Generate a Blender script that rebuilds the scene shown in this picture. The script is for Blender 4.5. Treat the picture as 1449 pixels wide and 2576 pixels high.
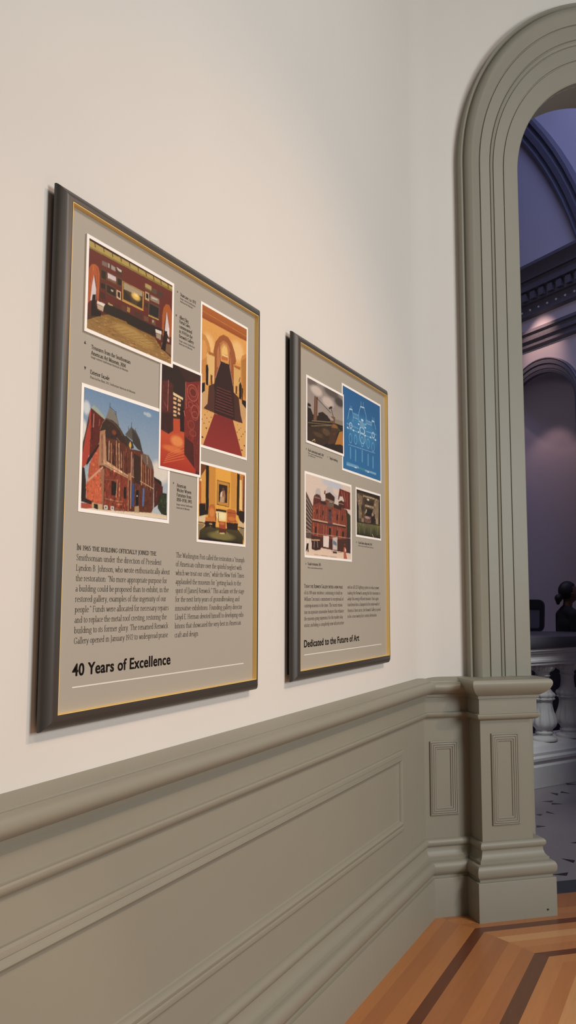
import bpy, bmesh, math, random
import numpy as np
from mathutils import Vector, Matrix
random.seed(7)
rng = np.random.default_rng(7)
scene = bpy.context.scene
COL = scene.collection
for o in list(bpy.data.objects):
    bpy.data.objects.remove(o)

# ------------------------------------------------------------------ camera
F_PX, PITCH, YAW, ROLL = 2053.06, math.radians(5.844), math.radians(27.388), math.radians(0.137)
CAM = Vector((1.2757, 0.0, 1.5))
fw = Vector((-math.sin(YAW)*math.cos(PITCH), math.cos(YAW)*math.cos(PITCH), math.sin(PITCH)))
r0 = Vector((math.cos(YAW), math.sin(YAW), 0)); u0 = r0.cross(fw)
rt = r0*math.cos(ROLL) + u0*math.sin(ROLL); up = -r0*math.sin(ROLL) + u0*math.cos(ROLL)
cd = bpy.data.cameras.new('camera'); cam = bpy.data.objects.new('camera', cd); COL.objects.link(cam)
m = Matrix((rt, up, -fw)).transposed().to_4x4(); m.translation = CAM
cam.matrix_world = m
cd.sensor_fit = 'VERTICAL'; cd.sensor_height = 36.0; cd.sensor_width = 36.0*1449/2576
cd.lens = F_PX*36.0/2576; cd.clip_start = 0.05; cd.clip_end = 100
scene.camera = cam

# ------------------------------------------------------------------ world, lamps, exposure
vs = scene.view_settings
vs.view_transform = 'Standard'; vs.look = 'None'; vs.exposure = 0.0; vs.gamma = 1.0; vs.use_curve_mapping = False
w = bpy.data.worlds.new('world'); scene.world = w; w.use_nodes = True
bg = w.node_tree.nodes['Background']; bg.inputs[0].default_value = (0.78, 0.86, 1.0, 1); bg.inputs[1].default_value = 0.05

def lamp(name, typ, loc, target, power, color, **kw):
    d = bpy.data.lights.new(name, typ); o = bpy.data.objects.new(name, d); COL.objects.link(o)
    o.location = loc
    v = Vector(target) - Vector(loc)
    o.rotation_euler = v.to_track_quat('-Z', 'Y').to_euler()
    d.energy = power; d.color = color
    for k, x in kw.items(): setattr(d, k, x)
    return o
lamp('ceiling_light', 'AREA', (3.8, 2.0, 5.2), (0.3, 2.8, 1.0), 58, (1.0, 0.93, 0.86), shape='DISK', size=1.4)
lamp('cool_side_fill', 'AREA', (5.6, 1.7, 2.5), (0.0, 3.4, 0.9), 160, (0.90, 0.97, 0.98), shape='RECTANGLE', size=1.8, size_y=2.0)  # added cool fill for the angled wall and wainscot, not a known window
lamp('warm_spot', 'SPOT', (3.3, 2.9, 4.3), (0.0, 2.0, 0.80), 228, (1.0, 0.66, 0.45), spot_size=math.radians(66), spot_blend=1.0, shadow_soft_size=0.05)
lamp('warm_spot', 'SPOT', (2.4, 0.0, 3.6), (0.0, 1.85, 1.2), 36, (1.0, 0.70, 0.48), spot_size=math.radians(40), spot_blend=1.0, shadow_soft_size=0.06)
lamp('warm_spot', 'SPOT', (2.7, -0.8, 4.0), (0.0, 0.7, 0.9), 62, (1.0, 0.68, 0.47), spot_size=math.radians(46), spot_blend=1.0, shadow_soft_size=0.06)
lamp('warm_spot', 'SPOT', (4.4, 1.0, 2.3), (0.0, 1.02, 0.36), 95, (1.0, 0.74, 0.48), spot_size=math.radians(17), spot_blend=0.35, shadow_soft_size=0.10)  # added lamp, not on a track: makes the bright patch low on the wainscot
# hall beyond the arch: blue event lighting from the ceiling and two added fill lamps
lamp('hall_ceiling_light', 'AREA', (0.5, 8.0, 8.8), (-1.2, 11.5, 5.5), 112, (0.42, 0.48, 1.0), shape='DISK', size=3.0)
lamp('hall_spot', 'SPOT', (0.64, 5.2, 3.0), (-0.50, 6.50, 0.72), 190, (0.97, 1.0, 1.0), spot_size=math.radians(40), spot_blend=1.0, shadow_soft_size=0.05)  # added spot that brightens the balustrade stone, no such fitting known
lamp('hall_fill', 'AREA', (-1.6, 7.4, 5.2), (-0.9, 9.3, 1.0), 22, (1.0, 0.84, 0.96), shape='DISK', size=0.9)  # added soft fill that lifts the niche and marble, no real fixture
HALL_SPOTS = True

# ------------------------------------------------------------------ room frame
ANG = 0.8362
DV = Vector((math.sin(ANG), math.cos(ANG), 0)); NV = Vector((math.cos(ANG), -math.sin(ANG), 0))
C0 = Vector((0, 3.867, 0)) + NV*(-0.015) + DV*0.01
def ch(s, t, z): return C0 + DV*s + NV*t + Vector((0, 0, z))
def corner(p, z=0.0, q=None):
    """where the line x = p meets the angled wall's line t = q"""
    q = p if q is None else q
    s = (p - C0.x - q*NV.x)/DV.x
    return ch(s, q, z)
def corner_s(p): return (p - C0.x - p*NV.x)/DV.x

# ------------------------------------------------------------------ mesh helpers
def link(name, me, mats, parent=None):
    o = bpy.data.objects.new(name, me); COL.objects.link(o)
    for mm in (mats if isinstance(mats, (list, tuple)) else [mats]): me.materials.append(mm)
    if parent: o.parent = parent
    return o
def from_data(name, verts, faces, mats, parent=None, smooth=False, idx=None, recalc=True):
    me = bpy.data.meshes.new(name); me.from_pydata([tuple(v) for v in verts], [], faces)
    if idx is not None: me.polygons.foreach_set('material_index', idx)
    if recalc:
        bm = bmesh.new(); bm.from_mesh(me); bmesh.ops.recalc_face_normals(bm, faces=bm.faces); bm.to_mesh(me); bm.free()
    if smooth:
        me.polygons.foreach_set('use_smooth', [True]*len(me.polygons))
    me.update()
    o = link(name, me, mats, parent)
    if smooth == 'auto':
        try: me.set_sharp_from_angle(angle=math.radians(32))
        except Exception: pass
    return o
class MB:
    def __init__(s): s.v = []; s.f = []; s.i = []
    def grid(s, rows, close_r=False, close_c=False, mat=0):
        b = len(s.v); nr, nc = len(rows), len(rows[0])
        for r in rows: s.v += [Vector(p) for p in r]
        for a in range(nr if close_r else nr-1):
            for c in range(nc if close_c else nc-1):
                a2, c2 = (a+1) % nr, (c+1) % nc
                s.f.append((b+a*nc+c, b+a*nc+c2, b+a2*nc+c2, b+a2*nc+c)); s.i.append(mat)
        return s
    def poly(s, pts, mat=0):
        b = len(s.v); s.v += [Vector(p) for p in pts]; s.f.append(tuple(range(b, b+len(pts)))); s.i.append(mat); return s
    def box8(s, p, mat=0):
        b = len(s.v); s.v += [Vector(q) for q in p]
        for f in ((0,3,2,1),(4,5,6,7),(0,1,5,4),(1,2,6,5),(2,3,7,6),(3,0,4,7)):
            s.f.append(tuple(b+k for k in f)); s.i.append(mat)
        return s
    def box(s, lo, hi, fr=None, mat=0):
        fr = fr or (lambda a, b, c: Vector((a, b, c)))
        (a, b, c), (d, e, f) = lo, hi
        return s.box8([fr(a,b,c), fr(d,b,c), fr(d,e,c), fr(a,e,c), fr(a,b,f), fr(d,b,f), fr(d,e,f), fr(a,e,f)], mat)
    def build(s, name, mats, parent=None, smooth=False, recalc=True):
        return from_data(name, s.v, s.f, mats, parent, smooth, s.i, recalc)
def struct(o, label=None):
    o['kind'] = 'structure'
    if label: o['label'] = label
    return o
def tag(o, label, cat, group=None):
    o['label'] = label; o['category'] = cat
    if group: o['group'] = group
    return o
def empty(name, loc=(0, 0, 0), rz=0.0):
    o = bpy.data.objects.new(name, None); COL.objects.link(o); o.location = loc; o.rotation_euler = (0, 0, rz)
    o.empty_display_size = 0.1
    return o
def keep(o, root):
    """parent o (built in world coordinates) to root without moving it"""
    o.parent = root
    o.matrix_parent_inverse = Matrix.Translation(root.location).inverted() if root.rotation_euler.z == 0 else root.matrix_basis.inverted()
    return o

# ------------------------------------------------------------------ materials
def hexlin(h):
    if len(h) == 3: h = ''.join(c*2 for c in h)
    r = [int(h[i:i+2], 16)/255 for i in (0, 2, 4)]
    return [c/12.92 if c <= .04045 else ((c+.055)/1.055)**2.4 for c in r]
def mat(name, col, rough=0.5, metal=0.0, var=0.0, scale=20.0, bump=0.0, spec=None, stretch=None):
    mt = bpy.data.materials.new(name); mt.use_nodes = True
    nt = mt.node_tree; b = nt.nodes['Principled BSDF']
    b.inputs['Base Color'].default_value = (*col, 1); b.inputs['Roughness'].default_value = rough; b.inputs['Metallic'].default_value = metal
    if spec is not None: b.inputs['Specular IOR Level'].default_value = spec
    if var or bump:
        tc = nt.nodes.new('ShaderNodeTexCoord'); mp = nt.nodes.new('ShaderNodeMapping'); nz = nt.nodes.new('ShaderNodeTexNoise')
        nt.links.new(tc.outputs['Object'], mp.inputs[0]); nt.links.new(mp.outputs[0], nz.inputs['Vector'])
        if stretch: mp.inputs['Scale'].default_value = stretch[0]; mp.inputs['Rotation'].default_value = stretch[1]
        nz.inputs['Scale'].default_value = scale; nz.inputs['Detail'].default_value = 5
        if var:
            mx = nt.nodes.new('ShaderNodeMix'); mx.data_type = 'RGBA'
            mx.inputs[6].default_value = (*[c*(1-var) for c in col], 1); mx.inputs[7].default_value = (*[min(1, c*(1+var)) for c in col], 1)
            nt.links.new(nz.outputs['Fac'], mx.inputs[0]); nt.links.new(mx.outputs[2], b.inputs['Base Color'])
        if bump:
            bp = nt.nodes.new('ShaderNodeBump'); bp.inputs['Strength'].default_value = bump; bp.inputs['Distance'].default_value = 0.002
            nt.links.new(nz.outputs['Fac'], bp.inputs['Height']); nt.links.new(bp.outputs[0], b.inputs['Normal'])
    return mt
M = {}
M['plaster'] = mat('plaster', (0.74, 0.70, 0.65), 0.75, var=0.02, scale=3, bump=0.03)
M['paint'] = mat('sage_paint', (0.292, 0.277, 0.222), 0.42, var=0.03, scale=6, bump=0.02, spec=0.35)
M['frame'] = mat('charcoal_metal', (0.075, 0.068, 0.062), 0.42, metal=0.35, var=0.05, scale=60)
M['gold'] = mat('gold_lip', (1.0, 0.70, 0.25), 0.35, metal=0.25)
M['board'] = mat('taupe_board', (0.40, 0.365, 0.305), 0.6, var=0.015, scale=5)
M['ink'] = mat('black_ink', (0.012, 0.009, 0.008), 0.9, spec=0.1)
M['ink_soft'] = mat('soft_ink', (0.070, 0.060, 0.050), 0.9, spec=0.1)
M['white_ink'] = mat('white_ink', (0.80, 0.78, 0.72), 0.6)
M['white_card'] = mat('white_card', (0.97, 0.93, 0.88), 0.5)
M['mount'] = mat('black_mount', (0.02, 0.02, 0.02), 0.8)
WOOD = [(0.50,0.205,0.070), (0.43,0.170,0.060), (0.55,0.240,0.085), (0.40,0.155,0.056), (0.64,0.33,0.135)]
for k, c in enumerate(WOOD): M['wood%d' % k] = mat('oak_plank', c, 0.38, var=0.10, scale=5, stretch=((14, 1, 1), (0, 0, 0)))
for k, c in enumerate(WOOD): M['woodc%d' % k] = mat('oak_plank_angled', c, 0.38, var=0.10, scale=5, stretch=((14, 1, 1), (0, 0, ANG)))
M['walnut'] = mat('walnut_strip', (0.150, 0.048, 0.020), 0.36, var=0.15, scale=8, stretch=((8, 1, 1), (0, 0, 0)))
M['walnut2'] = mat('walnut_strip_brown', (0.150, 0.064, 0.030), 0.36, var=0.15, scale=8, stretch=((8, 1, 1), (0, 0, 0)))
M['slate'] = mat('slate_threshold', (0.035, 0.038, 0.045), 0.6, var=0.15, scale=30)
M['marble'] = mat('white_marble', (0.26, 0.23, 0.23), 0.45, var=0.15, scale=2.5)
M['black_marble'] = mat('black_marble', (0.012, 0.01, 0.012), 0.35)
M['stone'] = mat('pale_stone', (0.60, 0.60, 0.60), 0.6, var=0.08, scale=9, bump=0.05)
M['cap'] = mat('dark_stone_rail', (0.07, 0.068, 0.08), 0.45, var=0.12, scale=12)
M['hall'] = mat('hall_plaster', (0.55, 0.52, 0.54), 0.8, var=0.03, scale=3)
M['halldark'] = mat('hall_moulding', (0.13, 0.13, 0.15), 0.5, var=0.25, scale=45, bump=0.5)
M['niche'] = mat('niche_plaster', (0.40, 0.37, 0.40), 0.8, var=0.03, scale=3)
M['desk'] = mat('dark_desk', (0.045, 0.04, 0.055), 0.4)
M['black'] = mat('black_cloth', (0.006, 0.006, 0.008), 0.9)
M['skin'] = mat('brown_skin', (0.13, 0.055, 0.035), 0.6)
M['hair'] = mat('black_hair', (0.006, 0.005, 0.005), 0.6)
M['chairfab'] = mat('grey_mesh_fabric', (0.10, 0.10, 0.13), 0.9)
M['chairframe'] = mat('black_plastic', (0.008, 0.008, 0.01), 0.5)
M['bead'] = mat('pale_bead', (0.75, 0.72, 0.68), 0.5)

# ------------------------------------------------------------------ the setting: walls
HW = 9.2           # the building's height on the hall side
ARC_S, ARC_Z = 1.24, 3.74          # centre of the arch
IN_A, IN_B = 0.667, 0.638          # inner half width and rise
THICK = 0.24
mb = MB()
cA = corner(0, 0)
mb.box8([(-0.25, -3.0, -0.02), (0, -3.0, -0.02), (0, cA.y, -0.02), (-0.25, cA.y, -0.02), (-0.25, -3.0, 6.2), (0, -3.0, 6.2), (0, cA.y, 6.2), (-0.25, cA.y, 6.2)])
struct(mb.build('wall_left', M['plaster']), 'cream plaster wall carrying the two framed panels')

def opening(n=40):
    pts = [(ARC_S+IN_A, -0.02), (ARC_S+IN_A, ARC_Z)]
    for k in range(1, n):
        a = math.pi*k/n
        pts.append((ARC_S+IN_A*math.cos(a), ARC_Z+IN_B*math.sin(a)))
    pts += [(ARC_S-IN_A, ARC_Z), (ARC_S-IN_A, -0.02)]
    return pts
def wall_with_hole(name, outline, fr, depth, mats):
    """outline: closed polygon (a, z) that runs round the wall and its opening; front at depth 0, back at depth"""
    me = bpy.data.meshes.new(name); bm = bmesh.new()
    f = bm.faces.new([bm.verts.new(fr(a, 0, z)) for a, z in outline])
    ret = bmesh.ops.extrude_face_region(bm, geom=[f])
    vs_ = [e for e in ret['geom'] if isinstance(e, bmesh.types.BMVert)]
    d = fr(0, depth, 0) - fr(0, 0, 0)
    bmesh.ops.translate(bm, verts=vs_, vec=d)
    bmesh.ops.triangulate(bm, faces=[q for q in bm.faces if len(q.verts) > 4])
    bmesh.ops.recalc_face_normals(bm, faces=bm.faces)
    bm.to_mesh(me); bm.free()
    return link(name, me, mats)
sL = corner_s(0)
out = [(sL-0.0, -0.02), (sL-0.0, HW), (5.6, HW), (5.6, -0.02)] + opening()
o = wall_with_hole('wall_back', out, ch, -THICK, [M['plaster'], M['paint']])
# the jamb and soffit inside the opening are painted like the trim
for p in o.data.polygons:
    c = p.center; rel = c - C0; s, t = rel.dot(DV), rel.dot(NV)
    if abs(p.normal.dot(NV)) < 0.3 and ARC_S-IN_A-0.01 < s < ARC_S+IN_A+0.01 and c.z < ARC_Z+IN_B+0.02 and -THICK+.01 < t < -.01:
        p.material_index = 1
struct(o, 'angled cream wall pierced by the arch')
# the plaster sweeps round the corner in a shallow cove above the rail
mb = MB(); R_C = 0.22; tl = R_C*math.tan(ANG/2)
cc = Vector((R_C, cA.y - tl, 0)); rows = []
for i in range(17):
    a = math.pi - ANG*i/16
    rows.append([(cc.x+R_C*math.cos(a), cc.y+R_C*math.sin(a), z) for z in (1.09, 6.2)])
mb.grid(rows); struct(mb.build('wall_corner', M['plaster'], smooth=True), 'softly rounded plaster corner')

# ------------------------------------------------------------------ the setting: floors
def floor_strips():
    eL = [-0.02, 0.105, 0.175, 0.250, 0.297, 0.36, 0.42, 0.48, 0.540, 0.600]
    eC = [-0.09, 0.085, 0.150, 0.207, 0.256, 0.32, 0.38, 0.44, 0.505, 0.550]
    kind = [0, 1, 0, 'w', 1, 3, 0, 1, 'v']
    kindc = [3, 0, 1, 'w', 0, 4, 2, 0, 'w']
    x = 0.60; t = 0.55
    seq = [2, 0, 4, 1, 2, 0, 3, 4, 2, 1]
    k = 0
    while x < 5.0:
        d = 0.062; x += d; t += d; eL.append(x); eC.append(t); kind.append(seq[k % 10]); kindc.append(seq[(k+4) % 10]); k += 1
    names = ['wood%d' % i for i in range(5)] + ['woodc%d' % i for i in range(5)] + ['walnut', 'walnut2']
    mats = [M[n] for n in names]
    mb = MB()
    def mi(k, c): return 10 if k == 'w' else 11 if k == 'v' else k + (5 if c else 0)
    for i in range(len(kind)):
        a, b = corner(eL[i], 0, eC[i]), corner(eL[i+1], 0, eC[i+1])
        mb.poly([(eL[i], -3, 0), (eL[i+1], -3, 0), b, a], mi(kind[i], False))
        mb.poly([a, b, ch(6.0, eC[i+1], 0), ch(6.0, eC[i], 0)], mi(kindc[i], True))
    return mb.build('floor', mats, recalc=False)
o = floor_strips(); struct(o, 'oak plank floor bordered with dark strips')
for p in o.data.polygons:
    if p.normal.z < 0: p.flip()
mb = MB()
mb.box((ARC_S-IN_A-0.2, -0.235, -0.03), (ARC_S+IN_A+0.2, -0.08, 0.003), ch)
struct(mb.build('trim_threshold', M['slate']), 'dark slate threshold strip under the arch')
mb = MB()
mb.poly([ch(-5, -0.2, -0.002), ch(5.6, -0.2, -0.002), ch(5.6, -16, -0.002), ch(-5, -16, -0.002)])
TRI = [[(1.936,-1.998),(1.984,-1.952),(1.936,-1.897)], [(2.007,-1.969),(2.05,-2.015),(2.072,-1.93)], [(1.718,-1.769),(1.825,-1.773),(1.784,-1.731)],
 [(1.77,-1.714),(1.744,-1.67),(1.836,-1.667)], [(1.48,-1.46),(1.539,-1.459),(1.501,-1.423)], [(1.578,-1.487),(1.608,-1.517),(1.621,-1.43)],
 [(1.343,-1.218),(1.314,-1.171),(1.391,-1.181)], [(1.107,-0.575),(1.166,-0.528),(1.129,-0.487)], [(0.90,-0.347),(1.009,-0.357),(0.968,-0.31)],
 [(1.333,-0.823),(1.40,-0.836),(1.376,-0.801)], [(2.24,-2.258),(2.214,-2.19),(2.307,-2.178)]]
for t_ in TRI: mb.poly([ch(s, t, -0.0012) for s, t in t_], 1)
for k in range(60):       # the same inlay goes on over the rest of the hall floor
    s0, t0 = -2.2 + 0.30*(k % 12), -0.9 - 0.62*(k//12)
    if s0 > 0.35: s0 += 2.6
    a0 = random.uniform(0, 6.28)
    mb.poly([ch(s0+0.055*math.cos(a0+j), t0+0.055*math.sin(a0+j), -0.0012) for j in (0, 2.3, 2.9)], 1)
o = mb.build('floor_hall', [M['marble'], M['black_marble']], recalc=False)
for p in o.data.polygons:
    if p.normal.z < 0: p.flip()
struct(o, 'pale marble hall floor inlaid with black slivers')

# ------------------------------------------------------------------ the setting: wainscot, rail, base
RAIL = [(0,1.106),(0.012,1.103),(0.030,1.096),(0.048,1.090),(0.049,1.086),(0.058,1.086),(0.068,1.082),(0.075,1.074),(0.078,1.064),(0.075,1.052),(0.066,1.041),(0.052,1.033),(0.036,1.027),(0.029,1.024),(0.028,1.012),(0.017,1.010),
        (0.016,0.945),(0.016,0.941),(0.018,0.9395),(0.027,0.938),(0.030,0.934),(0.030,0.929),(0.026,0.920),(0.017,0.912),(0.010,0.909),(0.008,0.905),(0.0,0.905)]
BASE = [(0.0,0.348),(0.010,0.347),(0.019,0.343),(0.0245,0.336),(0.026,0.328),(0.0245,0.319),(0.019,0.311),(0.014,0.308),(0.014,0.302),(0.0155,0.290),(0.020,0.277),(0.028,0.267),(0.034,0.264),(0.034,0.252),
        (0.046,0.250),(0.054,0.244),(0.059,0.234),(0.0605,0.222),(0.059,0.208),(0.054,0.197),(0.047,0.190),(0.044,0.187),(0.044,0.177),(0.055,0.175),(0.056,0.172),(0.056,0.0),(0.0,0.0)]
S_PED0, S_PED1, T_PED = 0.246, 0.512, 0.12       # the pedestal under the arch trim
def sweep_left(profile):
    mb = MB(); mb.grid([[(p, -2.6, z) for p, z in profile], [corner(p, z) for p, z in profile]]); return mb
def sweep_chamfer(profile, s1):
    mb = MB(); mb.grid([[corner(p, z) for p, z in profile], [ch(s1, p, z) for p, z in profile]]); return mb
struct(sweep_left(RAIL).build('trim_1', M['paint'], smooth='auto'), 'grey-green chair rail along the panelled wall')
struct(sweep_chamfer(RAIL, S_PED0).build('trim_2', M['paint'], smooth='auto'), 'short chair rail on the angled wall')
struct(sweep_left(BASE).build('baseboard_left', M['paint'], smooth='auto'), 'moulded grey-green baseboard of the long wall')
struct(sweep_chamfer(BASE, S_PED0).build('baseboard_back', M['paint'], smooth='auto'), 'short moulded baseboard beside the pedestal')
mb = MB(); mb.grid([[(0.008, -2.6, 0.345), (0.008, -2.6, 0.907)], [corner(0.008, 0.345), corner(0.008, 0.907)]])
struct(mb.build('trim_3', M['paint']), 'flat wainscot field of the long wall')
mb = MB(); mb.grid([[corner(0.008, 0.345), corner(0.008, 0.907)], [ch(S_PED0, 0.008, 0.345), ch(S_PED0, 0.008, 0.907)]])
struct(mb.build('trim_4', M['paint']), 'flat wainscot field of the angled wall')

def rect_mould(profile, a0, a1, z0, z1, fr, mb=None):
    """profile: (inward distance, height) swept round a rectangle with mitred corners; fr(a, h, z)"""
    mb = mb or MB()
    rows = []
    for d, h in profile:
        rows.append([fr(a0+d, h, z0+d), fr(a1-d, h, z0+d), fr(a1-d, h, z1-d), fr(a0+d, h, z1-d)])
    mb.grid(rows, close_c=True)
    return mb
PM = [(0,0.0),(0.001,0.007),(0.006,0.012),(0.014,0.0135),(0.019,0.012),(0.021,0.0095),(0.024,0.0105),(0.030,0.016),(0.037,0.0175),(0.042,0.014),(0.046,0.007),(0.048,0.002),(0.052,0.0)]
left_fr = lambda a, h, z: Vector((0.008+h, a, z))
struct(rect_mould(PM, -1.3, 3.56, 0.468, 0.816, left_fr).build('trim_5', M['paint'], smooth='auto'), 'long rectangular panel moulding under the frames')
PS = [(0,0.0),(0.0005,0.006),(0.004,0.0085),(0.0075,0.0075),(0.0085,0.002),(0.0095,0.007),(0.014,0.0085),(0.0175,0.0075),(0.0185,0.002),(0.0195,0.0068),(0.024,0.0075),(0.028,0.0065),(0.029,0.001),(0.030,0.005),(0.037,0.0045),(0.040,0.0005)]
struct(rect_mould(PS, 0.033, 0.180, 0.452, 0.800, lambda a, h, z: ch(a, 0.008+h, z)).build('trim_6', M['paint'], smooth='auto'), 'small panel moulding on the angled wall')

def pedestal(mirror=False):
    def fr(s, t, z):
        return ch(2*ARC_S - s if mirror else s, t, z)
    mb = MB()
    s0, s1, T = S_PED0, S_PED1, T_PED
    def ring(profile, e0, e1, eT):
        rows = []
        for p, z in profile:
            rows.append([fr(s0-e0-p, 0.0, z), fr(s0-e0-p, T+eT+p, z), fr(s1+e1+p, T+eT+p, z), fr(s1+e1+p, -0.0, z)])
        mb.grid(rows)
    # shaft
    rows = [[fr(s0, 0, z), fr(s0, T, z), fr(s1, T, z), fr(s1, 0, z)] for z in (0.0, 0.95)]
    mb.grid(rows)
    sh = 0.018
    cap = [(-0.16,1.107),(0.040,1.106),(0.050,1.1025),(0.056,1.095),(0.058,1.085),(0.0565,1.074),(0.050,1.060),(0.039,1.046),(0.027,1.035),(0.016,1.028),(0.008,1.024),(0.008,1.012),(0.0,1.010),
           (0.0,0.942),(0.002,0.9395),(0.010,0.938),(0.013,0.934),(0.013,0.929),(0.009,0.920),(0.001,0.912),(-0.008,0.909),(-sh,0.906),(-0.06,0.906)]
    ring([(p, z) for p, z in cap], 0.012, 0.030, 0.016)
    ring([(-0.06, 0.348)] + [(max(p-0.008, -0.004), z) for p, z in BASE[1:-1]], 0.0, 0.043, 0.0)
    rows = []
    o = mb.build('trim_8' if mirror else 'trim_7', M['paint'], smooth='auto')
    pm = rect_mould(PS, s0+0.054, s1-0.066, 0.418, 0.845, lambda a, h, z: fr(a, T+h, z))
    o2 = pm.build('panel_moulding', M['paint'], o, smooth='auto')
    struct(o, 'grey-green moulded pedestal under the arch trim' if not mirror else 'matching pedestal on the far side of the arch')
    return o
pedestal(); pedestal(True)
# the little black chip and paint scuff on the pedestal plinth
mb = MB(); mb.poly([ch(0.552+0.006*math.cos(a), T_PED+0.0495, 0.032+0.0045*math.sin(a)) for a in (0, 0.9, 1.9, 2.6, 3.6, 4.6, 5.5)])
ob = mb.build('chip_mark', M['mount'], bpy.data.objects['trim_7']); 

# arch trim: profile (s across at the springing, t out), swept up the jamb, round the arch and down again
ARCH = [(0.240,0.0),(0.240,0.050),(0.248,0.052),(0.252,0.046),(0.255,0.038),(0.259,0.046),(0.265,0.064),(0.274,0.076),(0.286,0.081),(0.300,0.078),(0.318,0.069),(0.334,0.064),(0.337,0.063),(0.339,0.053),(0.343,0.053),(0.345,0.060),
        (0.399,0.060),(0.401,0.050),(0.404,0.050),(0.406,0.056),(0.413,0.058),(0.420,0.055),(0.422,0.047),(0.425,0.047),(0.427,0.053),(0.482,0.053),(0.484,0.043),(0.488,0.043),(0.490,0.049),(0.569,0.049),(0.573,0.045),(0.573,0.0)]
OUT_B = 1.092
mb = MB(); rows = []
for s, t in ARCH:
    a = ARC_S - s; k = (s-0.240)/0.333; b = OUT_B + (IN_B-OUT_B)*k
    row = [ch(s, t, 0.0 if s > 0.45 else 1.04)]
    N = 72
    for i in range(N+1):
        th = math.pi - math.pi*i/N
        row.append(ch(ARC_S + a*math.cos(th), t, ARC_Z + b*math.sin(th)))
    row.append(ch(2*ARC_S - s, t, 0.0 if s > 0.45 else 1.04))
    rows.append(row)
mb.grid(rows)
struct(mb.build('trim_9', M['paint'], smooth='auto'), 'broad moulded arch trim in grey-green paint')

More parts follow.
